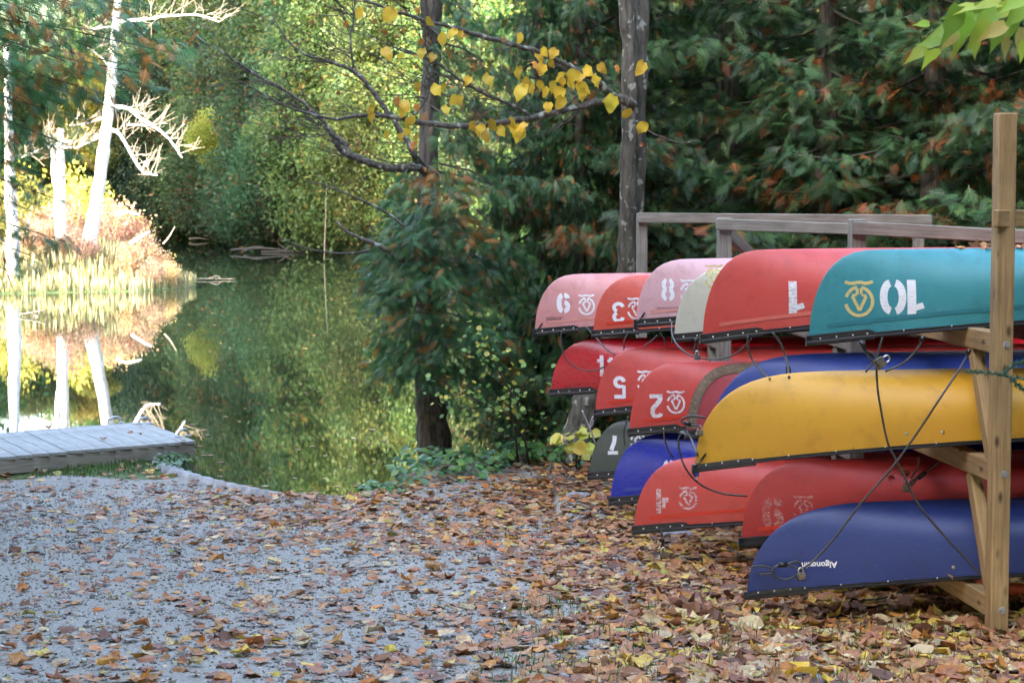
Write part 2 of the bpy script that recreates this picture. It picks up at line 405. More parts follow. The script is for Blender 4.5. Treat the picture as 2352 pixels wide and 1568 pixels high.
# numbers as they stand on the upturned boats (turned half round); (path, stroke)
GLY = {
 '9': [(ell(-.045, 0, .17, .39, 94, 266), .24), (ell(.035, .20, .18, .20, 88, 10), .22), (ell(.03, -.18, .19, .22, 84, -88), .22)],
 '3': [(ell(.05, .23, .21, .18, 10, 250), .17), (ell(.05, -.22, .21, .19, 110, 352), .17)],
 '8': [(ell(-.05, .22, .13, .20, 96, 264), .17), (ell(-.05, -.21, .15, .21, 96, 264), .17), (ell(.05, .22, .13, .20, 84, -84), .17), (ell(.05, -.21, .15, .21, 84, -84), .17)],
 '0': [(ell(-.06, 0, .20, .40, 94, 266), .21), (ell(.06, 0, .20, .40, 86, -86), .21)],
 '1': [(ln((0, .5), (0, -.5)), .24), (ln((.08, -.30), (.32, -.22)), .17)],
 '11': [(ln((0, .48), (0, -.48)), .17), (ln((-.2, .22), (0, .26)), .15), (ln((.42, .40), (.42, -.48)), .17), (ln((.26, .22), (.42, .26)), .14)],
 '5': [(ell(-.02, .24, .19, .19, 8, 275), .17), (ln((-.02, .05), (.16, .06)), .13), (ln((.17, .10), (.17, -.46)), .15), (ln((-.25, -.40), (.20, -.40)), .17)],
 '2': [(ln((-.27, .40), (.25, .42)), .17), ([(.19, .36), (.12, .20), (.0, .05), (-.10, -.06), (-.15, -.16)], .19), (ell(.03, -.26, .18, .18, 150, 345), .17)],
 '7': [(ln((-.27, -.42), (.25, -.41)), .19), ([(-.09, -.28), (-.04, -.12), (.04, .08), (.08, .28), (.09, .48)], .21)],
 '4': [(ln((-.13, .5), (-.13, -.5)), .19), (ln((.13, .14), (.13, -.05)), .26), (ln((.09, -.05), (.06, -.30)), .13)],
}
EMB = [([(-.42, .60), (-.30, .56), (-.18, .555), (-.06, .585), (.06, .585), (.18, .555), (.30, .57), (.42, .615)], .10),
       (ell(0, 0, .40, .44, 98, 162, 10), .10), (ell(0, 0, .40, .44, 192, 440, 26), .10),
       (ln((-.055, .40), (-.055, .21)), .09), (ln((-.07, .20), (-.21, .18)), .08), (ln((-.20, .16), (.01, -.28)), .095),
       (ln((.065, .40), (.065, .22)), .09), (ln((.07, .20), (.22, .17)), .08), (ln((.21, .16), (.02, -.28)), .095)]
CANOES = []
class Canoe: pass
def canoe(label, mat, tip, keel, d, a=.41, p=2.95, L=4.9, wmax=.44, Dc=.36, deck=.36, deckmat='black', rivet=True, stripe=None, num=None, emb=None, loop=False, gw=.030, pitch=0.0, dh=.046):
    c = Canoe(); c.tip = P(*tip, d); c.d = d; c.L = L
    He = P(tip[0]+130, keel, d).z - c.tip.z; c.He = He
    D = min(Dc, He-.09)
    def gun(s): t = abs(2*s/L-1); return (He-D)*(1-t**1.75)
    def top(s):
        e = min(s, L-s); t = abs(2*s/L-1); k = He - .018*t**4
        if e < a: k *= max(1e-4, 1-(1-e/a)**p)**(1/2.1)
        return max(k, gun(s)+1e-4)
    def wg(s): u = min(s, L-s)/(L/2); return wmax*max(0, math.sin(u*math.pi/2))**1.12
    def wid(s, z):
        s = min(max(s, .002), L-.002); u = min(s, L-s)/(L/2); e = min(1, max(0, (z-gun(s))/(top(s)-gun(s))))
        return wg(s)*max(0, 1-e**(2.5+2.2*u))**(1/(1.25+.85*u))
    c.gun, c.top, c.wid, c.wg = gun, top, wid, wg
    o = empty('canoe', c.tip, (0, -pitch, YAW)); c.o = o; tag(o, label, 'canoe', 'canoes stored upside down on the racks')
    # hull
    q = [0.0008, .004, .01, .02, .035, .055, .08, .11, .15, .2, .26, .33, .41, .5, .62, .78, .96, 1.2, 1.5, 1.85, 2.2]
    st = q + [L-x for x in reversed(q)]; Mr = 16; V = []; F = []
    for s in st:
        gg, tt = gun(s), top(s); row = []
        for j in range(Mr+1):
            e = math.sin(j/Mr*math.pi/2); z = gg+(tt-gg)*e; row.append((s, -wid(s, z) if j < Mr else 0, z))
        V += row + [(x, -y, z) for x, y, z in reversed(row[:-1])]
    n = 2*Mr+1
    for i in range(len(st)-1):
        for j in range(n-1): F.append((i*n+j, i*n+j+1, (i+1)*n+j+1, (i+1)*n+j))
    m = MB(); m.v, m.f = V, F
    h = m.obj('hull', mat, o, True); c.hull = h
    # gunwales
    c.gws = []
    ss = list(np.linspace(0.0, .5, 14)) + list(np.linspace(.6, L-.6, 26)) + list(np.linspace(L-.5, L, 14))
    for sgn in (-1, 1):
        m = MB(); R4 = []
        for i, s in enumerate(ss):
            y = sgn*(wg(s)+.003); z = gun(s); e = gw
            R4.append([(s, y-sgn*.012, z-e*.55), (s, y+sgn*.011, z-e*.55), (s, y+sgn*.013, z-e*.42), (s, y+sgn*.013, z-e*.2), (s, y+sgn*.006, z-e*.05), (s, y+sgn*.006, z+e*.45), (s, y-sgn*.004, z+e*.45)])
        V = [v for r in R4 for v in r]; F = []
        for i in range(len(ss)-1):
            for k in range(7): F.append((i*7+k, i*7+(k+1) % 7, (i+1)*7+(k+1) % 7, (i+1)*7+k))
        m.v, m.f = V, F; c.gws.append(m.obj('gunwale', M['black'], o))
    # deck plates
    for end in (0, 1):
        m = MB(); V = []; F = []
        for i, s in enumerate(np.linspace(-.018, deck, 12)):
            s1 = max(s, 0); y = wg(s1)+.012; z = gun(s1); hh = dh*(1 if s < deck-.02 else .7); k0 = -.027
            rr = [(0, z+k0), (y, z+k0), (y+.004, z+k0+.006), (y+.003, z-.006), (y, z+.002), (y-.001, z+hh-.014), (max(y-.006, .002), z+hh-.011)]
            for yy, zz in rr: V.append((s if not end else L-s, -yy, zz))
            for yy, zz in reversed(rr): V.append((s if not end else L-s, yy, zz))
        for i in range(11):
            for k in range(13): F.append((i*14+k, i*14+k+1, (i+1)*14+k+1, (i+1)*14+k))
        F.append(tuple(range(14))); m.v, m.f = V, F
        m.obj('deck_plate', M['black'], o)
    m = MB()
    for s in (.9, 2.45, 4.0): m.box((s, 0, gun(s)+.01), (.05, 2*wg(s)-.01, .02))
    m.obj('thwart', M['grey'], o)
    if rivet:
        m = MB()
        for s in [.06, .15, .24, .32, .52, .78, 1.05, 1.33, 1.62, 1.9, 2.3, 2.7, 3.1]:
            y = -(wg(s)+.0125+(.001 if s < deck else -.003)); z = gun(s)+.010
            for r, q2 in ((.0052, .0), (.003, .003)): pass
            vs = [(s+.0055*math.cos(k*math.pi/4), y, z+.0055*math.sin(k*math.pi/4)) for k in range(8)] + [(s, y-.003, z)]
            m.add(vs, [(k, (k+1) % 8, 8) for k in range(8)])
        kind(m.obj('rivets', M['steel'], c.gws[0]), 'stuff')
    def surf(off=.003):
        return lambda s, z: (s, -(wid(s, z)+off), z)
    def sz(px, py):
        wv = 0.0; s = z = 0
        for _ in range(6):
            Yd = d + s*math.sin(YAW) - wv*math.cos(YAW)
            q3 = P(px, py, Yd); s = (q3.x-c.tip.x-wv*math.sin(YAW))/math.cos(YAW); z = q3.z-c.tip.z; wv = wid(s, z)
        return s, z, FPX/Yd
    c.sz = sz; c.surf = surf
    def decal(name, strokes, cx, cy, hpx, mt, wide=1.0, ang=0):
        s, z, sc = sz(cx, cy); k = hpx/sc; m = MB(); ca, sa = math.cos(R(ang)), math.sin(R(ang)); fs = surf()
        for pts, wd in strokes:
            q4 = [(s+(u*ca*wide-v*sa)*k, z+(u*sa*wide+v*ca)*k) for u, v in pts]; m.ribbon(q4, wd*k, fs)
        return m.obj(name, mt, h)
    c.decal = decal
    if stripe:  # moulded ridge drawn as a flat ribbon, its caught light put into the colour
        m = MB(); fs = surf(.0035); m.ribbon([(s, gun(s)+.078+.012*min(1, s)) for s in np.linspace(.10, 3.2, 50)], .024, fs); m.obj('ridge_stripe', stripe, h)
    for spec in (num or []): decal('number', GLY[spec[0]], *spec[1:])
    for spec in (emb or []): decal('emblem', EMB, *spec)
    if loop:
        m = MB(); f = surf(.010)
        m.tube(catmull([(.0, -.012, -.05), (-.012, -.01, -.02), (.0, -.02, .015), f(.035, .05), f(.06, .085)], 5), .006, 6); m.obj('carry_loop', M['black'], o)
    CANOES.append(c); return c
HM = {}
HM['teal'] = hull_mat('teal_hull', (.018, .20, .225), (.05, .27, .30))
HM['red1'] = hull_mat('red_hull', (.52, .046, .034), (.51, .078, .064))
HM['red_dk'] = hull_mat('deep_red_hull', (.40, .024, .022), (.38, .045, .045))
HM['red_hot'] = hull_mat('bright_red_hull', (.46, .010, .018), (.40, .022, .030), .25)
HM['red_org'] = hull_mat('orange_red_hull', (.56, .060, .030), (.52, .11, .08))
HM['pink'] = hull_mat('faded_pink_hull', (.56, .21, .19), (.60, .34, .35))
HM['pink2'] = hull_mat('pale_pink_hull', (.56, .29, .30), (.60, .40, .44))
HM['white'] = hull_mat('dirty_white_hull', (.50, .50, .42), (.44, .42, .28))
HM['yellow'] = hull_mat('yellow_hull', (.60, .315, .014), (.52, .25, .018), .45)
HM['blue'] = hull_mat('blue_hull', (.014, .040, .235), (.028, .062, .28))
HM['navy'] = hull_mat('navy_hull', (.011, .026, .140), (.020, .044, .18))
HM['royal'] = hull_mat('royal_blue_hull', (.010, .022, .33), (.018, .035, .34), .25)
HM['green'] = hull_mat('dark_green_hull', (.050, .070, .055), (.075, .09, .075), .3)
HM['wine'] = hull_mat('wine_red_hull', (.33, .035, .045), (.36, .07, .08))
sred = plain('red_ridge_highlight', (.60, .035, .015), .4, 0, .1); spink = plain('pink_ridge_highlight', (.62, .27, .24), .4, 0, .1); steal = plain('teal_ridge', (.02, .17, .21), .4, 0, .1)  # ridge colours, the red and pink ones carrying the light it catches
pw = paint('white_stencil_paint', (.78, .79, .82), .08); pw2 = paint('worn_white_paint', (.75, .76, .79), .22); pw3 = paint('faded_white_paint', (.70, .58, .58), .42)
pw4 = paint('ghost_white_paint', (.56, .28, .26), .64); pg = paint('gold_paint', (.62, .52, .20), .1); pk = plain('black_print', (.03, .03, .035), .6)
py2 = paint('yellow_paint', (.65, .58, .15), .3)

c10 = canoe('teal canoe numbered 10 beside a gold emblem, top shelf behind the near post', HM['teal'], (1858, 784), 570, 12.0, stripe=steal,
    num=[('0', 2051, 682, 80, pw), ('1', 2094, 683, 80, pw)], emb=[(1973, 692, 74, pg)])
k1 = canoe('big red canoe with a scratched white 1, top shelf just behind the teal canoe', HM['red1'], (1614, 780), 570, 12.95, a=.42, stripe=plain('pale_red_ridge_highlight', (.60, .13, .10), .4, 0, .1), num=[('1', 1821, 684, 76, pw2)])
kw = canoe('dirty white canoe squeezed between red canoe 1 and pink canoe 8', HM['white'], (1549, 778), 611, 14.35, a=.43, emb=[(1641, 640, 50, py2)])
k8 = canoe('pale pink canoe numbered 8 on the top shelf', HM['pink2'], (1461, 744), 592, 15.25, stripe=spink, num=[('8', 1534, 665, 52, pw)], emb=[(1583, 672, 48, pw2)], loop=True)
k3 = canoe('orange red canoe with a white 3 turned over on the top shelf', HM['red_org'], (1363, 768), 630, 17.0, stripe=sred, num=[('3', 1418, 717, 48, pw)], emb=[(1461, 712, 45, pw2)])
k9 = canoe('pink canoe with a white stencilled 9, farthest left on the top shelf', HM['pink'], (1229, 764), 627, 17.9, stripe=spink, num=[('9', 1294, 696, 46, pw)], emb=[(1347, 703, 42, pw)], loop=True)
ky = canoe('yellow canoe sticking out on the middle shelf, nearest of its row', HM['yellow'], (1596, 1074), 853, 12.0, a=1.0, p=4.2, Dc=.35, gw=.022, deck=.34, loop=True, dh=.03)
kb = canoe('scratched blue canoe between the yellow canoe and the teal canoe', HM['blue'], (1630, 1012), 811, 12.95, a=.8, p=3.4)
ks = canoe('red canoe with a brown felt skid plate on its stem', HM['wine'], (1578, 1000), 834, 14.35, a=.40, p=3.1)
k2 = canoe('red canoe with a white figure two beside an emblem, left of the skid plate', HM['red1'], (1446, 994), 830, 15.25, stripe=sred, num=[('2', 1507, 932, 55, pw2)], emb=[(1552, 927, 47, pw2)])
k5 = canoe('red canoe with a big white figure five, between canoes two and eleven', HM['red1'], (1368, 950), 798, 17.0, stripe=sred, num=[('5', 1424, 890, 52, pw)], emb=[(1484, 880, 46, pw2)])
k11 = canoe('glossy bright red canoe numbered 11, farthest left on the middle shelf', HM['red_hot'], (1266, 903), 776, 17.9, a=.44, num=[('11', 1382, 840, 50, pw2)], stripe=plain('red_ridge', (.46, .02, .025), .3, 0, .1))
ka = canoe('navy blue canoe lettered in white, bottom shelf in front with a padlocked cable', HM['navy'], (1716, 1366), 1154, 12.0, a=.95, p=3.6, Dc=.35, gw=.022, deck=.34, dh=.03)
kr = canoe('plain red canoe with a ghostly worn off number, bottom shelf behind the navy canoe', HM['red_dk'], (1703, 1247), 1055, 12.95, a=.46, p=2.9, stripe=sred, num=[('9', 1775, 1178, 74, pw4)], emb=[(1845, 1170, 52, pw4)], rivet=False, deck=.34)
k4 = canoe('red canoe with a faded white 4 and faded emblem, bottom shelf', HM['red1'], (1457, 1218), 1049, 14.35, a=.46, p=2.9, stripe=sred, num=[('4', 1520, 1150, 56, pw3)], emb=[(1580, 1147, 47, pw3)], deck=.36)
kbb = canoe('glossy royal blue canoe on the bottom shelf beside the dark green one', HM['royal'], (1403, 1152), 993, 15.25, a=.46, p=3.0, stripe=plain('blue_ridge_highlight', (.04, .07, .36), .3, 0, .1), num=[('9', 1537, 1078, 44, pw)])
k7 = canoe('dark green canoe with a white 7 upside down, bottom shelf far left', HM['green'], (1354, 1094), 957, 17.0, a=.46, p=3.0, num=[('7', 1408, 1021, 44, pw)], emb=[(1466, 1015, 42, pw2)])
# maker's lettering and stickers
def lettering(c, text, px, py, hpx, mt, ang):
    cu = bpy.data.curves.new('txt', 'FONT'); cu.body = text; cu.size = 1; cu.offset = .028; cu.resolution_u = 3; cu.align_x = 'LEFT'
    to = bpy.data.objects.new('txt', cu); COL.objects.link(to); dg = bpy.context.evaluated_depsgraph_get()
    me = bpy.data.meshes.new_from_object(to.evaluated_get(dg)); bpy.data.objects.remove(to)
    s, z, sc = c.sz(px, py); k = hpx/sc/.72; ca, sa = math.cos(R(ang)), math.sin(R(ang)); f = c.surf(.003)
    for v in me.vertices:
        u, q = v.co.x*k, v.co.y*k; v.co = f(s+u*ca-q*sa, z+u*sa+q*ca)
    me.materials.clear(); me.materials.append(mt); o = bpy.data.objects.new('lettering', me); link(o, c.hull)
lettering(ka, 'Algonquin', 1922, 1289, 14, paint('lettering_white', (.8, .8, .82), 0.0), 183)
def sticker(c, px, py, wpx, hpx, ang):
    s, z, sc = c.sz(px, py); W, Hh = wpx/sc/2, hpx/sc/2; m = MB(); f = c.surf(.003); ca, sa = math.cos(R(ang)), math.sin(R(ang))
    rot = lambda pts: [(s+u*ca-v*sa, z+u*sa+v*ca) for u, v in pts]
    for a, b in (((-W, -Hh), (W, -Hh)), ((-W, Hh), (W, Hh)), ((-W, -Hh), (-W, Hh)), ((W, -Hh), (W, Hh))): m.ribbon(rot(ln(a, b)), .003, f)
    x = -W*.85
    while x < W*.35:
        l = W*random.uniform(.06, .16); m.ribbon(rot(ln((x, Hh*.2+random.uniform(-1, 1)*Hh*.12), (x+l, Hh*.2+random.uniform(-1, 1)*Hh*.2))), Hh*.42, f); x += l*1.5
    m.ribbon(rot(ln((-W*.7, -Hh*.5), (W*.3, -Hh*.5))), Hh*.2, f); m.ribbon(rot(ell(W*.68, Hh*.15, W*.08, Hh*.28, 0, 350)), Hh*.4, f)
    m.obj('sticker', pk, c.hull)
sticker(k9, 1274, 734, 37, 11, 4); sticker(k8, 1533, 711, 46, 10, 2)
s_, z_, sc_ = k11.sz(1295, 891); m = MB(); x = 0
while x < .10:
    l = random.uniform(.006, .014); m.ribbon(ln((s_+x, z_), (s_+x+l, z_)), .014, k11.surf(.003)); x += l+.004
m.obj('sticker', pk, k11.hull)
# felt skid plate over the stem of the red canoe
m = MB(); prof = [(max(e, .0), ks.top(max(e, .001))) for e in list(np.linspace(.0012, .40, 34)) + list(np.linspace(.42, .9, 14))]
V = []; F = []; nn_ = len(prof)
for i, (s, z) in enumerate(prof):
    a_ = prof[max(i-1, 0)]; b_ = prof[min(i+1, nn_-1)]; dx, dz = b_[0]-a_[0], b_[1]-a_[1]; l = math.hypot(dx, dz); nx_, nz_ = -dz/l, dx/l
    for wv in (-1, -.6, 0, .6, 1):
        depth = .058*abs(wv); s2, z2 = s-nx_*depth, z-nz_*depth
        s2 = max(s2, .0015); y = (ks.wid(s2, z2)+.005)*(1 if wv > 0 else -1) if wv else 0
        V.append((s2+nx_*.006*(wv == 0), y, z2+nz_*.006*(1 if wv == 0 else .3)))
for i in range(nn_-1):
    for k in range(4): F.append((i*5+k, i*5+k+1, (i+1)*5+k+1, (i+1)*5+k))
m.v, m.f = V, F; m.obj('skid_plate', plain('brown_felt', (.17, .125, .085), .95, 0, .35, 60, .6), ks.hull, True)
# mounting bolts on the two kevlar style boats
for c, pts in ((ky, ((2082, 996), (2166, 992))), (ka, ((2190, 1302),))):
    for q in pts:
        s, z, sc = c.sz(*q); f = c.surf(.001); ctr = f(s, z); m = MB()
        vs = [(ctr[0]+.011*math.cos(k*math.pi/5), ctr[1], ctr[2]+.011*math.sin(k*math.pi/5)) for k in range(10)] + [(ctr[0], ctr[1]-.006, ctr[2])]
        m.add(vs, [(k, (k+1) % 10, 10) for k in range(10)]); m.obj('bolt_head', M['steel'], c.hull, True)
bpy.context.view_layer.update()

# ------------------------------------------------------------------ racks, railing
CX = Vector((math.cos(YAW), math.sin(YAW), 0)); AX = Vector((-math.sin(YAW), math.cos(YAW), 0))
def beam(name, a, b, wd, ht, mat, parent, roll=0.0, bev=.006):
    """squared timber from a to b, ht measured upwards; grain along its local x"""
    a, b = Vector(a), Vector(b); x = (b-a); L = x.length; x.normalize()
    z = Vector((0, 0, 1)); z = z - x*z.dot(x)
    if z.length < .1: z = AX - x*AX.dot(x)
    z.normalize(); y = z.cross(x)
    bm = bmesh.new(); bmesh.ops.create_cube(bm, size=1)
    for v in bm.verts: v.co = Vector((v.co.x*L, v.co.y*wd, v.co.z*ht))
    bmesh.ops.bevel(bm, geom=list(bm.edges), offset=bev, segments=1, affect='EDGES')
    me = bpy.data.meshes.new(name); bm.to_mesh(me); bm.free(); me.materials.append(mat)
    o = bpy.data.objects.new(name, me); link(o)
    mw = Matrix((x, y, z)).transposed().to_4x4(); mw.translation = (a+b)/2
    if parent is not None: o.parent = parent; o.matrix_parent_inverse = Matrix.Translation(-Vector(parent.location))
    o.matrix_basis = mw
    return o
def bolt(p, parent, r=.022):
    m = MB(); p = Vector(p); n = -AX
    for rr, dd, t in ((r, .004, .004), (r*.5, .016, .012)):
        vs = []
        for k in range(10): vs.append(p + CX*rr*math.cos(k*math.pi/5)+Vector((0, 0, rr*math.sin(k*math.pi/5)))+n*dd)
        vs2 = [v - n*t*1.5 for v in vs]
        m.add(vs+vs2, [tuple(range(10))]+[(k, 10+k, 10+(k+1) % 10, (k+1) % 10) for k in range(10)])
    o = m.obj('bolt', M['galv']); offs(o, parent)
def rack(label, px, d, top_py, levels, mat, armlen=2.0, pw_=.108, pd=.10, rail=None, armh=.115, bolts=False, span=2.75):
    base = P(px, 1000, d); base.z = gz1(base.x, base.y)
    o = empty('canoe_rack', base); tag(o, label, 'canoe rack', 'wooden canoe racks')
    ztop = P(px, top_py, d).z
    for k in (0, 1):
        b = base + CX*span*k; zb = gz1(b.x, b.y)
        pb = Vector((b.x, b.y, min(zb, base.z)-.15)); pt = Vector((b.x, b.y, ztop))
        beam('post', pb, pt, pw_ if False else pd, pw_, mat, o)
        for z in levels:
            st = Vector((b.x, b.y, z-armh/2)) + AX*(pd/2+.002)
            beam('arm', st, st+AX*armlen, .088, armh, mat, o)
            lo = Vector((b.x, b.y, z-armh-.60)) + AX*(pd/2+.035)
            if lo.z > base.z+.1:
                beam('brace', lo, Vector((b.x, b.y, z-armh+.0)) + AX*.42, .07, .085, mat, o)
            if bolts: bolt(Vector((b.x+.012, b.y, z-armh*.55)) - AX*(pd/2), o)
    if rail:
        a = P(*rail[0]); b = P(*rail[1]); b = a+(b-a)*rail[4] if len(rail) > 4 else b
        beam('rail', a, b, .04, rail[2], mat, o); 
    return o
def lvl(*cs):   # height of the shelf = mean of the gunwales that rest on it
    return sum(c.tip.z + c.gun(1.05)-.02 for c in cs)/len(cs)
rA = rack('tan timber rack with the tall post nearest the camera', 2296, 11.45, 260, [lvl(c10), lvl(ky), lvl(ka)], M['pt'], rail=((2286, 502, 11.36), (2700, 502, 11.36+.9), .095, 0), bolts=True)
rB = rack('weathered grey rack post behind the teal canoe, second from the camera', 1963, 13.7, 503, [lvl(kw, k8), lvl(ks, k2), lvl(k4, kbb)], M['grey'], rail=((1958, 523, 13.63), (2352, 544, 13.5), .088, 0, 1.5))
rC = rack('weathered grey rack post beside the pale pink canoe, third from the camera', 1660, 16.35, 500, [lvl(k3, k9), lvl(k5, k11), lvl(k7)], M['grey'], rail=((1645, 515, 16.27), (1958, 526, 16.3), .088, 0, 2.4))
a_ = P(1466, 500, 18.9); b_ = P(2140, 505, 19.2)
fr = empty('railing', (a_.x, a_.y, gz1(a_.x, a_.y))); tag(fr, 'low grey wooden railing behind all the canoes', 'railing')
beam('rail', a_, b_, .04, .09, M['grey'], fr)
for t in (.014, .96):
    q = a_+(b_-a_)*t + Vector((0, .07, 0)); beam('post', (q.x, q.y, gz1(q.x, q.y)-.1), (q.x, q.y, q.z+.04), .09, .09, M['grey'], fr)
# short tie board on the near post and a raking brace on the third rack
beam('knee_brace', P(1672, 535, 16.5), P(1740, 600, 16.9), .05, .09, M['grey'], rC)

# ------------------------------------------------------------------ dock
A = P(447, 1011, 22.5); ztop = A.z
Bq = PZ(-700, 1107, ztop); Cq = PZ(331, 968, ztop)
ex = (Bq-A).normalized(); ey = (Cq-A); wdk = ey.length; ey = ey.normalized()
dk = empty('dock', (A.x, A.y, 0)); tag(dk, 'low grey wooden dock with plank deck reaching over the water', 'dock')
Ld = 6.4; x = 0.0; i = 0
while x < Ld:
    pwid = .178; a = A + ex*(x+pwid/2) + Vector((0, 0, -.019+random.uniform(-.003, .003))) - ey*.012; b = a + ey*(wdk+random.uniform(-.01, .02)+.012)
    beam('plank', a, b, pwid, .036, M['deck'], dk, bev=.004); x += pwid+.010; i += 1
fz = Vector((0, 0, -.040-.075))
beam('fascia', A+fz+ey*.02-ex*.0, A+ex*Ld+fz+ey*.02, .04, .150, M['fascia'], dk)
beam('fascia', A+fz+ey*(wdk-.03), A+ex*Ld+fz+ey*(wdk-.03), .04, .150, M['fascia'], dk)
beam('end_board', A+fz+ex*.022+ey*.045, A+fz+ex*.022+ey*(wdk-.055), .04, .148, M['fascia'], dk)
for xx in (.6, 1.25, 2.6, 4.2):
    for yy in (.12, wdk-.15):
        q = A+ex*xx+ey*yy; beam('support_post', (q.x, q.y, -1.0), (q.x, q.y, ztop-.05), .09, .09, M['fascia'], dk)
def uhandle(px, py, wd, ht):
    q = PZ(px, py, ztop); m = MB()
    m.tube(catmull([q-ex*wd/2+Vector((0, 0, 0)), q-ex*wd*.5+Vector((0, 0, ht*.6)), q-ex*wd*.2+Vector((0, 0, ht)), q+ex*wd*.2+Vector((0, 0, ht)), q+ex*wd*.5+Vector((0, 0, ht*.6)), q+ex*wd/2], 5), .013, 8)
    for s in (-1, 1): m.box(q+ex*wd*.5*s+Vector((0, 0, .005)), (.07, .05, .010))
    o = m.obj('mooring_handle', M['galv'], None, True); offs(o, dk)
uhandle(264, 972, .16, .07); uhandle(331, 973, .13, .07); uhandle(421, 1002, .12, .075)

# ------------------------------------------------------------------ security cables and padlocks
dg = bpy.context.evaluated_depsgraph_get()
ORG = Vector((0, 0, CAMZ))
def nearhull(px, py, dspec, off=.014):
    t = P(px, py, 10) - ORG; hit, loc, n, i, ob, mtx = S.ray_cast(dg, ORG, t.normalized(), distance=30)
    if hit and ob.name.split('.')[0] in ('hull', 'gunwale', 'deck_plate'): dspec = min(dspec, loc.y-off)
    return P(px, py, dspec)
def cable(label, paths, r=.0055, sleeves=(), mat='cable'):
    root = None
    for pts, dsp in paths:
        if not hasattr(dsp, '__len__'): dsp = [dsp]*len(pts)
        q = [nearhull(*p, d) for p, d in zip(pts, dsp)]
        for _ in range(2):   # no sudden steps in depth
            for i in range(1, len(q)-1):
                dd = (q[i-1].y+q[i+1].y)/2; q[i] = P(*pts[i], min(q[i].y, dd+.10))
        m = MB(); m.tube(catmull(q, 7), r, 7)
        if root is None:
            root = empty('security_cable', q[0]); tag(root, label, 'cable', 'security cables locking the canoes')
        o = m.obj('cable', M[mat], None, True); offs(o, root)
    for (p, p2, d, rr) in sleeves:
        m = MB(); m.tube([P(*p, d-.012), P(*p2, d-.012)], rr, 8); o = m.obj('sleeve', M['black'], None, True); offs(o, root)
    return root
def cp(C, *pts): return [C(*p) for p in pts]
cable('dark cable hanging in a loop in front of the bright red canoe 11', [(cp(C1, (283, 825), (288, 940), (330, 1060), (420, 1125), (530, 1143), (630, 1108)), 17.45)])
cable('black cable slanting down from canoe 9 to canoe 5', [(cp(C1, (480, 798), (560, 885), (630, 965), (700, 1012)), [17.4, 17.2, 16.9, 16.5])], .0065)
cable('short dark cable between canoe 3 and canoe 5', [(cp(C1, (803, 858), (780, 900), (775, 980)), 16.5), ])
cable('pair of crossing cables under the pink canoe 8', [(cp(C1, (1040, 862), (1000, 900), (930, 952)), 15.6), (cp(C1, (1055, 845), (1090, 890), (1105, 955)), 15.5)])
cable('slack cable sagging under the dirty white canoe to canoe 1', [(cp(C1, (1150, 755), (1155, 860), (1200, 945), (1300, 1022), (1420, 1050), (1560, 1042), (1680, 990), (1775, 892)), [14.8, 14.4, 14.0, 13.8, 13.7, 13.5, 13.2, 12.8]),
      (cp(C1, (1340, 900), (1340, 930), (1325, 970), (1340, 1005), (1362, 985), (1352, 945), (1343, 915)), 13.78)], sleeves=[(C1(1340, 888), C1(1341, 925), 13.78, .011)])
cable('cable dropping from red canoe 1 behind the yellow canoe', [(cp(C1, (1748, 868), (1748, 960), (1790, 1070), (1860, 1150), (1920, 1205)), 12.5)], .0065)
cable('cable with a black end sleeve hanging over the blue canoe', [(cp(C1, (1940, 842), (2005, 930), (2045, 1040), (2062, 1115), (2070, 1192)), 12.5)], .0075, [(C1(2062, 1108), C1(2068, 1172), 12.45, .015)])
cable('long cable from the teal canoe down across the yellow canoe to the navy canoe', [
      (cp(C2, (1038, 880), (1010, 980), (992, 1090), (1000, 1280), (1022, 1420), (1048, 1568)) + cp(C4, (1205, 140), (1270, 270), (1335, 400), (1400, 540), (1505, 685), (1650, 850), (1780, 985), (1878, 1098)), 11.50),
      (cp(C2, (862, 905), (905, 985), (950, 1060), (985, 1060), (965, 1010), (905, 985)), 11.5), (cp(C2, (1010, 990), (960, 1085), (905, 1152)), 11.8)], .0065, [(C2(868, 910), C2(905, 975), 11.5, .013)])
cable('cable running from the rack brace diagonally down to the navy canoe bow lock', [(cp(C2, (1720, 985), (1650, 1115), (1500, 1340), (1350, 1568)) + cp(C4, (1270, 262), (1130, 430), (1000, 580), (800, 840), (650, 1000), (575, 1055)), [11.75, 11.6] + [11.49]*8)], .0065, [(C2(1722, 975), C2(1706, 1012), 11.7, .014)])
cable('dark cable curving under the teal canoe to the blue one', [(cp(C2, (1358, 885), (1310, 970), (1210, 1075), (1060, 1147)), 11.8)], .0065, [(C2(1362, 868), C2(1338, 918), 11.75, .014)])
cable('cable looped and knotted round the navy canoe bow', [(cp(C4, (192, 1042), (270, 1036), (335, 1052), (358, 1075), (350, 1092), (248, 1099)), 11.95), (cp(C4, (352, 1075), (360, 1105), (410, 1132), (465, 1133), (525, 1105), (562, 1050), (550, 1015), (515, 1004), (465, 1022), (400, 1030), (362, 1050), (350, 1080)), 11.85), (cp(C4, (465, 1025), (510, 1045), (540, 1050)), 11.85)], .0065, [(C4(392, 1030), C4(458, 1026), 11.87, .016)])
cable('short cable with black sleeve beside the padlock on the lower red canoe', [(cp(C4, (1585, 262), (1520, 318), (1440, 375), (1385, 405), (1362, 440), (1385, 435), (1420, 385)), 12.2), (cp(C4, (1432, 235), (1420, 310), (1372, 392)), 12.2)], .0065, [(C4(1422, 392), C4(1482, 345), 12.19, .014)])
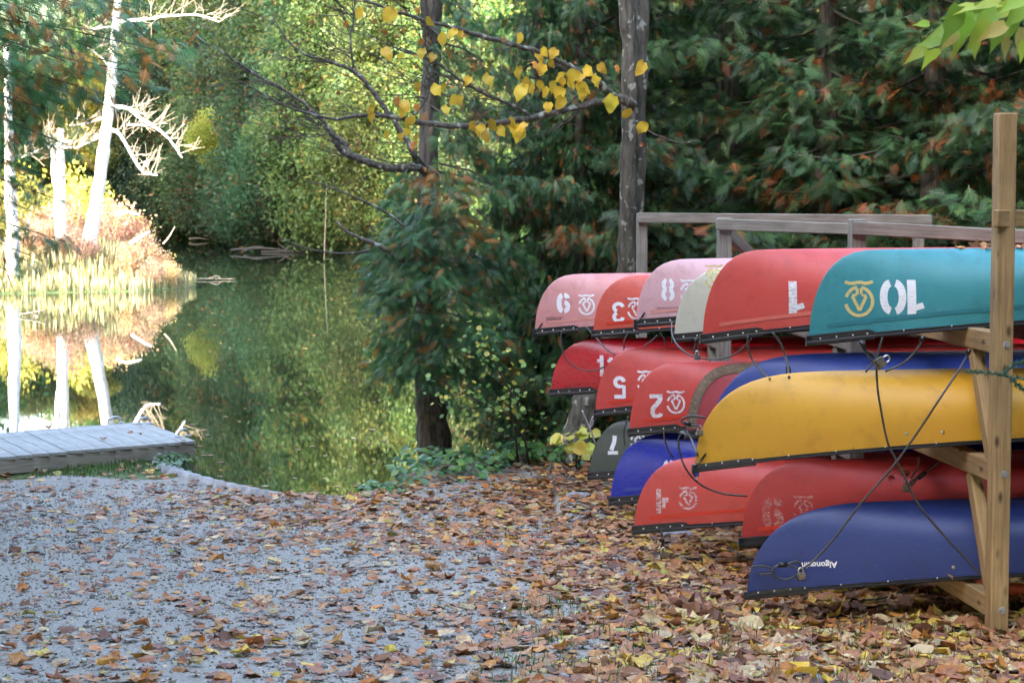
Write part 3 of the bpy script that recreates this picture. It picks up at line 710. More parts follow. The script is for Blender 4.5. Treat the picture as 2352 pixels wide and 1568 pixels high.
cable('cable from the yellow canoe tip sweeping across the faded 4 canoe', [(cp(C3, (1092, 42), (1000, 28), (930, 35), (890, 62), (905, 88), (960, 104), (1040, 108)), [11.95]*7), (cp(C3, (940, 188), (905, 172), (872, 200), (868, 270), (885, 370), (935, 480), (1005, 565), (1100, 628), (1250, 678), (1442, 697)), [12.4]+[12.7]*5+[13.0]*4), (cp(C3, (930, 150), (975, 225), (1015, 325), (1030, 365)), 12.3)], .0065, [(C3(915, 82), C3(968, 100), 11.92, .014)])
cable('cable curling over the royal blue canoe below canoe 2', [(cp(C3, (745, 158), (748, 210), (775, 305), (822, 378)), 14.7)], .0065)
cable('thin cable in front of the dark green canoe', [(cp(C3, (445, 35), (415, 130), (408, 200), (420, 275)), 16.5)], .0065)
cable('pale cable hanging left of the dark green canoe', [(cp(C3, (60, -20), (120, 118), (150, 200), (172, 260)), 17.0), (cp(C3, (150, 30), (135, 70), (122, 115), (145, 100), (152, 60)), 16.9)], .0065, mat='galv')
cable('cable end dangling a padlock under the faded 4 canoe', [(cp(C3, (722, 985), (728, 1030), (732, 1080), (722, 1120), (732, 1145), (742, 1115), (735, 1085)), 14.2)], .0065, [(C3(728, 1045), C3(732, 1082), 14.2, .011)])
def gcable(label, pxs, r=.007):
    q = [GP(*p)+Vector((0, 0, .035)) for p in pxs]; m = MB(); m.tube(catmull(q, 6), r, 6); o = m.obj('security_cable', M['cable'], None, True); tag(o, label, 'cable', 'security cables locking the canoes')
gcable('loose cable lying on leaves below the front red canoes', cp(C3, (1285, 1180), (1400, 1235), (1300, 1265), (1480, 1260), (1600, 1300)))
gcable('loose cable end curving over leaves under the navy canoe', cp(C4, (1385, 1190), (1330, 1250), (1240, 1290), (1130, 1322), (980, 1332)))
def padlock(label, px, py, d, wpx, ang=0, body='brass', hang=True):
    c = P(px, py, d); W = wpx*d/FPX; o = empty('padlock', c, (0, R(ang), R(12))); tag(o, label, 'padlock', 'padlocks on the cables')
    bm = bmesh.new(); bmesh.ops.create_cube(bm, size=1)
    for v in bm.verts: v.co = Vector((v.co.x*W, v.co.y*W*.5, v.co.z*W*.88))
    bmesh.ops.bevel(bm, geom=list(bm.edges), offset=W*.09, segments=2, affect='EDGES')
    me = bpy.data.meshes.new('lock_body'); bm.to_mesh(me); bm.free(); me.materials.append(M[body]); lb = link(bpy.data.objects.new('lock_body', me), o)
    m = MB(); r = W*.30
    m.tube([(-r, 0, W*.40), (-r, 0, W*.75)] + [(r*math.cos(R(180-k*22.5)), 0, W*.75+r*math.sin(R(k*22.5))) for k in range(1, 8)] + [(r, 0, W*.75), (r, 0, W*.40)], W*.085, 8); m.obj('shackle', M['steel'], o, True)
    m = MB()
    for z in (-.30, -.18, -.06, .06, .18, .30): m.box((0, 0, z*W), (W*1.015, W*.51, W*.02))
    kind(m.obj('plate_seams', M['black'], lb), 'stuff')
    m = MB(); m.box((0, 0, -W*.46), (W*.96, W*.46, W*.10)); m.obj('bumper', M['black'], lb)
padlock('padlock hanging from the slack cable under the dirty white canoe', *C1(1349, 1032), 13.72, 13)
padlock('flat padlock below the teal canoe above the yellow canoe', *C2(1022, 1078), 11.45, 24, 60)
padlock('padlock lying on the navy canoe near its bow', *C4(563, 1112), 11.78, 19, -6)
padlock('padlock on the lower red canoe behind crossing cables', *C4(1337, 462), 12.15, 18)
padlock('small blue padlock dangling below the yellow canoe tip', *C3(1016, 515), 12.35, 11, 190, 'bluecap')
padlock('padlock tucked against the yellow canoe stem', *C3(1043, 165), 11.96, 15)
padlock('padlock dangling above the leaves under the faded 4 canoe', *C3(742, 1188), 14.15, 17)
padlock('small padlock left of the dark green canoe', *C3(112, 150), 16.95, 7)
# orange pole lying under the near rack
a_, b_ = GP(2195, 1382), GP(2420, 1420); m = MB(); m.tube([a_+Vector((0, .5, .06)), a_*.5+b_*.5+Vector((0, .5, .06)), b_+Vector((0, .5, .06))], [.03, .036, .04], 10)
tag(m.obj('plastic_pipe', plain('orange_plastic', (.50, .085, .03), .5), None, True), 'orange plastic pipe lying on leaves behind the near post', 'pipe')
# ------------------------------------------------------------------ foliage templates
def frond_template():
    """flat feathery cedar spray, length 1 along x"""
    V = []; F = []
    def lobe(x, y, ang, ln_, wd, z=0):
        ca, sa = math.cos(ang), math.sin(ang); b = len(V)
        for u, v in ((0, wd*.8), (.0, -wd*.8), (1.05, 0)):
            X = x+ln_*(u*ca-v*sa); Y = y+ln_*(u*sa+v*ca); V.append((X, Y, z-.30*X*X-.25*Y*Y))
        F.append((b, b+1, b+2))
    lobe(0, 0, 0, .55, .035); lobe(.45, 0, 0, .6, .07)
    for i in range(7):
        x = .12+i*.125; l = .52*(1-(i/8.5))*(1 if i else .7)
        for s in (-1, 1):
            xx = x+(.05 if s > 0 else 0); a = s*R(46-i*2)
            lobe(xx, 0, a, l, .078)
            if i < 5:
                for t in (.45,):
                    px_, py_ = xx+l*t*math.cos(a), l*t*math.sin(a)
                    lobe(px_, py_, a-s*R(38), l*.52*(1-t*.4), .085); lobe(px_, py_, a+s*R(34), l*.42*(1-t*.4), .085)
    return np.array(V), np.array(F)
FT, FF = frond_template()
CED_PAL = [(.036, .096, .040), (.054, .134, .048), (.078, .172, .056), (.11, .20, .060), (.36, .135, .030), (.22, .085, .024)]
CED_W = [.24, .30, .25, .13, .060, .022]
def frond_cloud(branches, per, spread=.35, size=(.15, .30), deadf=1.0, tmin=.22, bright=1.0):
    """branches: list of polylines. returns V,F,C"""
    pos = []; ax = []; nr = []; sc = []; cl = []
    w_ = np.array(CED_W); w_ = np.concatenate([w_[:4], w_[4:]*deadf]); w_ /= w_.sum()
    for br in branches:
        br = np.array([tuple(p) for p in br]); n = len(br)
        seg = np.linalg.norm(np.diff(br, axis=0), axis=1); cum = np.concatenate([[0], np.cumsum(seg)]); Lb = cum[-1]
        k = max(4, int(per*Lb*random.uniform(.7, 1.3)))
        t = tmin+(1-tmin)*rng.random(k)**.8
        p = np.stack([np.interp(t*Lb, cum, br[:, a]) for a in range(3)], 1)
        tg = br[-1]-br[max(0, n-3)]; tg = tg/np.linalg.norm(tg)
        side = np.cross(tg, (0, 0, 1.0)); side /= np.linalg.norm(side)+1e-9
        sg = rng.choice([-1, 1], k)[:, None]; lat = rng.random((k, 1))**1.2*spread*(1.15-.75*t[:, None])
        p = p + side*sg*lat + rng.normal(0, .05, (k, 3)) + np.array([0, 0, -1])*lat*rng.uniform(.0, .6, (k, 1))
        a = tg*rng.uniform(.2, .9, (k, 1)) + side*sg*rng.uniform(.2, 1.0, (k, 1)) + np.array([0, 0, -1])*rng.uniform(-.1, .65, (k, 1)) + rng.normal(0, .26, (k, 3))
        nn = np.array([0, 0, 1.0])*rng.uniform(.4, 1.2, (k, 1)) + tg*rng.uniform(-.3, .9, (k, 1)) + rng.normal(0, .5, (k, 3))
        # colour runs in patches along one branch
        tone = random.uniform(.72, 1.25)*bright; c = pick(CED_PAL, w_, k, .16)*tone
        if random.random() < .07*deadf: c = np.where(rng.random((k, 1)) < .35, pick(CED_PAL[4:], [.7, .3], k), c)
        pos.append(p); ax.append(a); nr.append(nn); sc.append(rng.uniform(size[0], size[1], k)); cl.append(c)
    pos = np.concatenate(pos); Mx = frames(np.concatenate(ax), np.concatenate(nr))*np.concatenate(sc)[:, None, None]
    return scatter(FT, FF, Mx, pos, np.clip(np.concatenate(cl), .004, .9))
def cedar_branches(H, Rb, z0, n, seed, trunk=lambda z: (0, 0)):
    rr = random.Random(seed); out = []
    for i in range(n):
        f = (i+.5)/n; z = z0+(H-z0)*f**1.25; a = i*2.39996+rr.uniform(-.4, .4); L = (Rb*(1-f)**.65+.25)*rr.uniform(.65, 1.15)
        x0, y0 = trunk(z); pts = []
        for k in range(7):
            t = k/6; drop = -.38*L*t+.30*L*t**2.4 + rr.uniform(-.03, .03)
            pts.append((x0+math.cos(a)*L*t + rr.uniform(-.04, .04), y0+math.sin(a)*L*t+rr.uniform(-.04, .04), z+drop))
        out.append(pts)
    return out
def wood_tubes(branches, r0, r1=.004, n=4):
    m = MB()
    for b in branches:
        k = len(b); m.tube(b, [r0+(r1-r0)*i/(k-1) for i in range(k)], n, False)
    return m
# three cedars, shared by the whole stand
CEDARS = []
for v in range(2):
    Hc = 9.0; br = cedar_branches(Hc, 2.1, .5, 74, 11+v)
    V, F, C = frond_cloud(br, 104, .42, (.125, .225))
    crown = np_mesh('crown', V, F, M['cedar'], C)
    bw = wood_tubes(br, .020).mesh('branches', M['twig'])
    m = MB(); m.tube([(.02*math.sin(z*1.3+v), .02*math.cos(z*.9+v), z) for z in np.linspace(-.3, Hc, 16)], [max(.01, .15*(1-z/Hc)**.8) for z in np.linspace(0, Hc, 16)], 10)
    CEDARS.append((crown, bw, m.mesh('trunk', M['bark'], True)))
def place_tree(name, meshes, x, y, rz, sc, label, cat, group, names=('crown', 'branches', 'trunk'), sz=None, z=None):
    o = empty(name, (x, y, (gz1(x, y) if z is None else z)-.02), (0, 0, rz)); o.scale = (sc, sc, sz or sc); tag(o, label, cat, group)
    for nm, me in zip(names, meshes): link(bpy.data.objects.new(nm, me), o)
    return o
stand = [(1.55, 24.4), (2.35, 23.0), (3.35, 22.3), (4.35, 21.6), (5.5, 21.0), (6.8, 20.4), (1.9, 26.6), (3.1, 25.2), (4.4, 24.4), (5.8, 23.5), (7.4, 22.8), (3.3, 28.5), (4.9, 27.2), (6.6, 26.2),
         (8.5, 25.0), (4.4, 32), (6.2, 30.5), (8.2, 29), (6.0, 36), (8.0, 34), (10, 31), (7.5, 41), (9.5, 38), (7.9, 47), (8.6, 19.0), (9.8, 21.5)]
ORD = ['first', 'second', 'third', 'fourth', 'fifth', 'sixth', 'seventh', 'eighth', 'ninth', 'tenth', 'eleventh', 'twelfth', 'thirteenth', 'fourteenth', 'fifteenth', 'sixteenth', 'seventeenth']
stand[6:15] = sorted(stand[6:15], key=lambda q: q[0]/q[1])
for i, (x, y) in enumerate(stand):
    if i < 6: lab = f'dense cedar behind the canoes, {ORD[i]} from the left in the front row'; gp = 'front row of cedars behind the canoe racks'
    elif i < 15: lab = f'half hidden cedar behind the front row, {ORD[i-6]} from the left'; gp = 'second row of cedars on the right bank'
    else: lab = 'dim cedar deep in the stand on the right bank'; gp = 'cedars deep in the stand'
    place_tree('cedar_tree', CEDARS[i % 2], x, y, i*1.9, random.uniform(.92, 1.15), lab, 'tree', gp)

for x, y, sc, sz_h, lab in ((.28, 22.5, .42, .95, 'slim cedar just right of the dark water edge trunk'), (.72, 22.3, .55, .95, 'slim cedar between the water edge trunk and the pink canoes'), (1.15, 22.6, .8, 1.0, 'slim cedar just left of the lichen spotted twin stem'), (.45, 22.85, .45, 1.1, 'thin cedar at the shore behind the other slim cedars')):
    place_tree('cedar_tree', CEDARS[1], x, y, x*5, sc, lab, 'tree', 'slim cedars on the bank', sz=sz_h)
# the cedar whose trunk stands at the water's edge
def ptube(m, pts, r, n=10, sm=6, jit=.35):
    q = catmull(pts, sm); k = len(q); r = np.interp(np.linspace(0, 1, k), np.linspace(0, 1, len(r)), r)*rng.uniform(.9, 1.1, k); q = [v+Vector((random.uniform(-1, 1), random.uniform(-1, 1), random.uniform(-1, 1)))*float(min(rr_, .03))*jit for v, rr_ in zip(q, r)]; m.tube(q, list(r), n); return q
b0 = P(1002, 1066, 22.2); tF = empty('cedar_tree', (b0.x, b0.y, gz1(b0.x, b0.y))); tag(tF, 'dark shaggy trunk at the water edge with a bare lichen covered limb', 'tree')
m = MB(); tr = ptube(m, [P(1003, 1085, 22.2), P(1000, 1055, 22.2), P(992, 960, 22.2), P(985, 840, 22.2), P(982, 640, 22.2), P(984, 420, 22.2), P(988, 200, 22.2), P(996, 0, 22.2), P(1004, -300, 22.2), P(1010, -900, 22.2)], [.215, .185, .165, .155, .125, .11, .10, .098, .09, .05], 14)
offs(m.obj('trunk', M['bark'], None, True), tF)
m = MB(); ptube(m, [P(1006, 140, 22.1), P(985, 100, 22.0), P(975, 30, 21.9), P(968, -120, 21.8)], [.05, .05, .045, .03], 8)
limbs = []
limbs.append(ptube(m, [P(982, 400, 22.1)] + [P(*C7(*q), 21.7) for q in [(590, 1052), (500, 1058), (430, 1055), (300, 1030), (200, 990), (120, 955), (75, 910), (40, 840), (0, 785)]] + [P(800, 400, 21.6)][:0], [.046, .044, .042, .041, .040, .038, .034, .028, .021, .016], 9))
limbs.append(ptube(m, [P(*C7(*q), 21.5) for q in [(150, 975), (130, 920), (60, 850), (0, 780), (-120, 660), (-260, 560), (-420, 480), (-640, 330), (-800, 250)]], [.03, .03, .026, .022, .02, .016, .013, .009, .004], 7))
limbs.append(ptube(m, [P(982, 400, 22.05)] + [P(*C7(*q), 21.6) for q in [(570, 985), (510, 880), (450, 780), (385, 690), (320, 600), (240, 500), (170, 440), (60, 400), (0, 380), (-150, 330), (-260, 220), (-330, 100)]], [.036, .035, .032, .03, .028, .026, .024, .021, .018, .015, .012, .009, .005], 8))
limbF = m.obj('limbs', M['branchbark'], None, True); offs(limbF, tF)
br = []
ends = [(862, 610, 21.3), (848, 655, 21.6), (868, 700, 21.2), (880, 780, 21.5), (866, 850, 21.7), (905, 860, 21.3), (888, 545, 21.4), (906, 470, 21.8), (930, 420, 22.4), (940, 560, 20.9), (930, 650, 20.8), (945, 740, 20.8), (960, 830, 20.9),
        (1040, 470, 21.0), (1090, 560, 20.9), (1120, 640, 21.2), (1060, 700, 20.8), (1110, 780, 20.9), (1150, 840, 21.4), (1030, 800, 20.8), (1180, 700, 21.4), (1200, 580, 21.5), (1180, 460, 21.6), (1130, 380, 21.9), (1060, 330, 21.6), (1210, 800, 21.6), (1240, 660, 21.7), (1090, 250, 21.8), (1150, 180, 21.9), (1040, 150, 21.8), (1120, 80, 21.8), (1060, 30, 22.2), (1190, 300, 22.0), (1230, 480, 22.1), (900, 900, 22.2), (1010, 540, 20.9), (1000, 640, 20.8), (1000, 880, 21.0), (1075, 890, 21.2), (1150, 920, 21.6)]
for ex_, ey_, dd in ends:
    e = P(ex_, ey_, dd); st = P(984, max(-200, ey_-90), 22.15); mid = (st+e)/2+Vector((0, 0, .10)); br.append([st, st*.6+mid*.4, mid, mid*.5+e*.5+Vector((0, 0, .02)), e])
V, F, C = frond_cloud(br, 125, .36, (.11, .19), 1.0, .35)
offs(link(bpy.data.objects.new('crown', np_mesh('crown', V, F, M['cedar'], C))), tF); offs(kind(wood_tubes(br, .014).obj('branches', M['twig']), 'stuff'), tF)

# cedar reaching in from the left
bl = Vector((-5.6, 14.6, gz1(-5.6, 14.6))); tL = empty('cedar_tree', bl); tag(tL, 'cedar reaching in from the left with thin green and rusty hanging sprays', 'tree')
m = MB(); m.tube([(-5.6, 14.6, z) for z in np.linspace(bl.z-.2, 10, 10)], list(np.linspace(.19, .05, 10)), 12); offs(m.obj('trunk', M['bark'], None, True), tL)
br = []
for ex_, ey_, dd in [(50, 20, 13.6), (150, 50, 13.8), (240, 30, 14), (330, 60, 13.9), (405, 125, 13.7), (430, 105, 14.1), (352, 175, 13.6), (290, 150, 14.2), (235, 215, 13.8), (175, 150, 13.5), (110, 120, 14.0), (60, 170, 13.7), (140, 240, 14.1), (200, 275, 13.7), (270, 250, 14), (120, 320, 13.6), (60, 290, 14.2), (170, 340, 14.0), (95, 400, 13.8), (30, 380, 13.6), (120, 455, 14.0), (60, 480, 13.8), (30, 560, 14), (150, 555, 13.7), (100, 600, 13.9), (20, 620, 13.8), (20, 110, 13.4), (30, 230, 13.5), (10, 460, 14.1), (300, 15, 13.6), (90, 60, 14.2), (210, 110, 13.9)]:
    e = P(ex_, ey_, dd); st = Vector((-5.5, 14.5, e.z + random.uniform(.15, .7))); mid = (st+e)/2+Vector((0, 0, random.uniform(.05, .22))); br.append([st, st*.5+mid*.5+Vector((0, 0, .05)), mid, mid*.5+e*.5+Vector((0, 0, .03)), e])
V, F, C = frond_cloud(br, 46, .22, (.09, .165), 2.4, .30, 1.9)  # leaf colours brightened to stand in for light passing through the sprays
offs(link(bpy.data.objects.new('crown', np_mesh('crown', V, F, M['cedar'], C))), tL)
offs(kind(wood_tubes(br, .007, .003).obj('branches', M['twig']), 'stuff'), tL)
# upper crown of that cedar, above the picture
br = [[(p[0]-5.6, p[1]+14.6, p[2]+bl.z) for p in b] for b in cedar_branches(9.5, 1.7, 4.6, 40, 91)]
V, F, C = frond_cloud(br, 30, .4, (.16, .3)); offs(link(bpy.data.objects.new('upper_crown', np_mesh('upper_crown', V, F, M['cedar'], C))), tL)

# ------------------------------------------------------------------ leaves as shapes
def leaf_shape(kind_, curl, seed):
    """open fan of a leaf lying in xy, stalk at -x; returns verts, tris"""
    rr = random.Random(seed); out = []
    if kind_ == 'maple':
        tips = [(180, .28), (205, .55), (235, .62), (252, .45), (285, .92), (305, .58), (330, .62), (0, 1.0), (30, .62), (55, .58), (75, .92), (108, .45), (125, .62), (155, .55)]
        out = [((a+rr.uniform(-5, 5)), r*rr.uniform(.85, 1.1)) for a, r in tips]
    else:
        for a in range(0, 360, 30):
            r = .78+.22*math.cos(R(a)); r = .42 if a == 180 else r; out.append((a+rr.uniform(-6, 6), r*rr.uniform(.88, 1.08)*(.80 if a in (90, 270) else 1)))
    V = [(0, 0, 0)]
    for a, r in out:
        x, y = r*math.cos(R(a)), r*math.sin(R(a)); V.append((x, y, curl*(y*y*1.1+.45*x*x*math.copysign(1, rr.uniform(-.4, 1)))+rr.uniform(-.10, .10)))
    inner = [(a, r*.5) for a, r in out]; n = len(out); b = len(V)
    for a, r in inner:
        x, y = r*math.cos(R(a)), r*math.sin(R(a)); V.append((x, y, curl*y*y*.6+rr.uniform(-.04, .05)))
    F = []
    for i in range(n):
        j = (i+1) % n; F += [(0, b+i, b+j), (b+i, 1+i, 1+j), (b+i, 1+j, b+j)]
    return np.array(V)*.5, np.array(F)
LS = [leaf_shape('maple', .55, 1), leaf_shape('maple', -.6, 2), leaf_shape('maple', 1.05, 3), leaf_shape('oval', .45, 4), leaf_shape('oval', -.75, 5), leaf_shape('oval', 1.2, 6), leaf_shape('maple', .1, 7), leaf_shape('maple', -1.15, 8)]
def simple_leaf(curl, seed, n=7):
    rr = random.Random(seed); V = [(0, 0, 0)]
    for i in range(n):
        a = 2*math.pi*i/n+rr.uniform(-.25, .25); r = rr.uniform(.55, 1.0); x, y = r*math.cos(a), r*.8*math.sin(a); V.append((x, y, curl*(y*y+.4*x*x)+rr.uniform(-.15, .15)))
    return np.array(V)*.5, np.array([(0, 1+i, 1+(i+1) % n) for i in range(n)])
SSM = [simple_leaf(c_, k_) for k_, c_ in enumerate((.5, -.6, 1.1, .1, -.9))]
LIT = [(.34, .135, .052), (.46, .225, .095), (.19, .075, .038), (.52, .25, .055), (.56, .40, .20), (.64, .43, .06), (.50, .18, .03), (.38, .37, .07)]
def litter_w(right): return [.26, .24, .16, .12, .13*(1+right), .05*(1+2.2*right), .08, .012*(1+2*right)]
def leaf_density(x, y):
    px = 1176 + x/y*FPX; py = 420 + (CAMZ-gz(x, y))/y*FPX
    d = .25 + .56*sst(900, 1500, px) + .8*sst(1150, 1800, px+(py-1100)*.5)
    d += .75*np.exp(-((py-1150)/42)**2)*sst(300, 620, px) + .35*np.exp(-((py-1225)/40)**2)*sst(350, 700, px)
    n = np.sin(x*3.1+y*1.3)*np.sin(y*2.3-x*1.7+.6)+.6*np.sin(x*6.3-y*4.1); d *= 1+.42*n*(px < 1500)
    d = np.where(px < 420, d*.75, d); d += .22*sst(1380, 1568, py)
    d = np.where((py > 1280) & (py < 1420) & (px < 900), d*.8, d)
    return np.clip(d*.72, .05, 1)
N = 62000
yy = np.sqrt(rng.uniform(8.6**2, 24.5**2, N)); xx = rng.uniform(-.262, .275, N)*yy
keep = (rng.random(N) < leaf_density(xx, yy)) & (sdist(LAKE, xx, yy) < .03); xx, yy = xx[keep], yy[keep]
zz = gz(xx, yy); N = len(xx); print('leaves', N)
pxs = 1176+xx/yy*FPX; right = sst(1200, 1900, pxs+(yy < 12)*200)
size = np.where(rng.random(N) < .38-.12*right, rng.uniform(.022, .06, N), rng.uniform(.07, .165, N)*np.where(rng.random(N) < .2, 1.25, 1))*(.78+.22*right)
tilt = rng.normal(0, .22, (N, 2)); 
nrm = np.stack([tilt[:, 0], tilt[:, 1], np.ones(N)], 1); ang = rng.uniform(0, 2*math.pi, N)
axv = np.stack([np.cos(ang), np.sin(ang), rng.normal(0, .12, N)], 1)
Mx = frames(axv, nrm)*size[:, None, None]; Mx[:, :, 2] *= rng.choice([-1, 1], N)[:, None]*rng.uniform(.3, .95, (N, 1))
cols = np.where((rng.random(N) < right)[:, None], pick(LIT, litter_w(1.0), N, .17), pick(LIT, litter_w(0.0), N, .17))
typ = rng.integers(0, len(LS), N)
pos = np.stack([xx, yy, zz+.010+size*.07], 1)
vis = size/yy; order = np.argsort(-vis); first = order[:300]; rest = order[300:]
parts = []
big = vis[rest] > .0085
for k, (T, Fc) in enumerate(LS):
    i = rest[(typ[rest] == k) & big]; parts.append(scatter(T, Fc, Mx[i], pos[i], cols[i]))
for k, (T, Fc) in enumerate(SSM):
    i = rest[(typ[rest] % 5 == k) & ~big]; parts.append(scatter(T, Fc, Mx[i], pos[i], cols[i]))
V, F, C = merge(parts)
kind(link(bpy.data.objects.new('fallen_leaves', np_mesh('fallen_leaves', V, F, M['litter'], C))), 'stuff')['label'] = 'brown and yellow fallen leaves littering the gravel and bank'
LM = {'brown': leafcol('brown_leaf', (.34, .14, .055)), 'tan': leafcol('tan_leaf', (.48, .26, .115), (.25, .12, .045)), 'orange': leafcol('orange_leaf', (.53, .22, .04)), 'pale': leafcol('pale_leaf', (.56, .42, .22), (.34, .2, .09)), 'yellow': leafcol('yellow_leaf', (.64, .43, .05), (.42, .2, .04)), 'dark': leafcol('dark_leaf', (.18, .072, .038))}
LMESH = {}
def leaf_obj(typ_, cname, parent=None):
    key = (typ_, cname)
    if key not in LMESH:
        T, Fc = LS[typ_]; me = bpy.data.meshes.new('leaf'); me.from_pydata([tuple(v) for v in T], [], [tuple(int(a) for a in f) for f in Fc]); me.materials.append(LM[cname]); LMESH[key] = me
    return link(bpy.data.objects.new('fallen_leaf' if parent is None else 'leaf', LMESH[key]), parent)
refc = np.array([(.34, .135, .052), (.46, .225, .095), (.51, .22, .045), (.56, .40, .20), (.64, .43, .06), (.19, .075, .038)]); refn = ['brown', 'tan', 'orange', 'pale', 'yellow', 'dark']
for i in first:
    cn = refn[int(np.argmin(((refc-cols[i])**2).sum(1)))]
    o = leaf_obj(int(typ[i]), cn); m4 = Matrix([list(r) for r in Mx[i]]).to_4x4(); m4.translation = Vector(pos[i]); o.matrix_world = m4
    side = 'deep leaf cover on the right foreground' if pxs[i] > 1500 else ('gravel in the left foreground' if pxs[i] < 800 else 'gravel in the centre foreground')
    cn2 = {'tan': 'light brown', 'pale': 'pale straw', 'dark': 'dark brown'}.get(cn, cn); sh = 'lobed' if typ[i] in (0, 1, 2, 6, 7) else 'oval'
    tag(o, f'curled {cn2} {sh} leaf lying in the {side}' if 'cover' in side else f'curled {cn2} {sh} leaf lying on the {side}', 'leaf', f'{cn2} {sh} fallen leaves, {side}')
# leaves that came to rest on the boats
bpy.context.view_layer.update(); dg = bpy.context.evaluated_depsgraph_get()
def leaf_on(px, py, t, cn, size_, label, d0):
    a = P(px, py, d0); hit, loc, n, i, ob, mt = S.ray_cast(dg, Vector((a.x, a.y, a.z+.5)), Vector((0, 0, -1)), distance=1.2)
    if not hit: return
    o = leaf_obj(t, cn); o.location = loc + Vector((0, 0, .012)); o.rotation_euler = (random.uniform(-.3, .3), random.uniform(-.3, .3), random.uniform(0, 6)); o.scale = (size_,)*3
    tag(o, label, 'leaf')
leaf_on(2135, 1155, 3, 'pale', .12, 'pale yellow leaf resting on top of the navy canoe', 11.85)
leaf_on(2185, 1157, 1, 'tan', .07, 'small tan leaf beside the pale leaf on the navy canoe', 11.85)
leaf_on(2205, 565, 1, 'orange', .11, 'orange leaf on top of the teal canoe near the post, left one', 12.1)
leaf_on(2240, 566, 2, 'brown', .11, 'brown leaf on top of the teal canoe near the post, middle one', 12.15)
leaf_on(2268, 568, 5, 'tan', .10, 'tan leaf on top of the teal canoe against the post', 12.1)
leaf_on(2340, 570, 0, 'tan', .12, 'tan leaf on the teal canoe right of the post', 12.1)
leaf_on(2120, 815, 2, 'tan', .12, 'upright tan leaf on the blue canoe under the teal canoe', 12.8)
leaf_on(2165, 818, 1, 'pale', .11, 'pale leaf on the blue canoe beside the upright tan leaf', 12.85)
leaf_on(2200, 822, 4, 'pale', .12, 'second pale leaf on the blue canoe nearest the post', 12.8)
leaf_on(2330, 835, 2, 'pale', .14, 'big pale leaf on the blue canoe right of the post', 12.8)
leaf_on(2075, 1057, 2, 'brown', .12, 'brown crumpled leaf on the lower red canoe', 12.9)
leaf_on(2045, 1058, 1, 'brown', .08, 'small brown leaf on the lower red canoe beside a crumpled one', 12.9)
def leaf_dock(px, py, t, cn, s_, label):
    o = leaf_obj(t, cn); q = PZ(px, py, ztop+.02); o.location = q; o.scale = (s_,)*3; o.rotation_euler = (random.uniform(-.5, .5), .3, random.uniform(0, 6)); tag(o, label, 'leaf')
leaf_dock(236, 1008, 2, 'tan', .13, 'light brown leaf at the near edge of the dock'); leaf_dock(298, 990, 7, 'brown', .11, 'dark curled leaf in the middle of the dock'); leaf_dock(325, 994, 0, 'tan', .11, 'flat tan leaf on the dock beside the dark curled leaf'); leaf_dock(420, 1010, 6, 'tan', .10, 'tan leaf at the right corner of the dock'); leaf_dock(110, 982, 2, 'brown', .11, 'brown leaf at the far edge of the dock')
# pebbles of the gravel
N = 26000; yy = np.sqrt(rng.uniform(8.6**2, 20.5**2, N)); xx = rng.uniform(-.262, .13, N)*yy; k = sdist(LAKE, xx, yy) < -.1; xx, yy = xx[k], yy[k]; N = len(xx)
T = np.array([(1, 0, 0), (0, 1, 0), (-1, 0, 0), (0, -1, 0), (0, 0, .7), (0, 0, -.7)]); Fo = np.array([(0, 1, 4), (1, 2, 4), (2, 3, 4), (3, 0, 4), (1, 0, 5), (2, 1, 5), (3, 2, 5), (0, 3, 5)])
an = rng.uniform(0, 6.28, N); sz_ = rng.gamma(3, .0022, N)+.003
Mx = frames(np.stack([np.cos(an), np.sin(an), rng.normal(0, .3, N)], 1), rng.normal(0, .4, (N, 3))+np.array([0, 0, 1.0]))*sz_[:, None, None]; Mx[:, :, 1] *= rng.uniform(.5, 1, (N, 1))
V, F, C = scatter(T, Fo, Mx, np.stack([xx, yy, gz(xx, yy)+sz_*.25], 1), pick([(.235, .218, .19), (.33, .307, .265), (.145, .136, .12), (.44, .41, .355)], [.35, .35, .2, .1], N, .2))
kind(link(bpy.data.objects.new('gravel', np_mesh('gravel', V, F, M['stone'], C))), 'stuff')['label'] = 'loose grey gravel stones'
# a few larger stones
def rock(label, px, py, wd, ht):
    q = GP(px, py); bm = bmesh.new(); bmesh.ops.create_icosphere(bm, subdivisions=2, radius=1)
    for v in bm.verts:
        n = 1+.22*math.sin(v.co.x*3.1+v.co.y*2.2+px)+.12*math.sin(v.co.z*5+v.co.x*4); v.co = Vector((v.co.x*wd*n, v.co.y*wd*.7*n, v.co.z*ht*n))
    me = bpy.data.meshes.new('stone'); bm.to_mesh(me); bm.free(); me.materials.append(plain('grey_stone', (.25, .25, .255), .85, 0, .3, 12, .6)); o = link(bpy.data.objects.new('stone', me)); o.location = q+Vector((0, 0, ht*.3)); tag(o, label, 'stone')
rock('flat grey stone lying under the faded 4 canoe', 1542, 1150+0*1, .12, .05) if False else rock('flat grey stone in the shade under the faded 4 canoe', 1545, 1232, .14, .05)
rock('small grey stone among leaves near the shore', 1330, 1142, .10, .045); rock('tiny pale stone in leaves left of the shore stone', 1160, 1160, .06, .03)

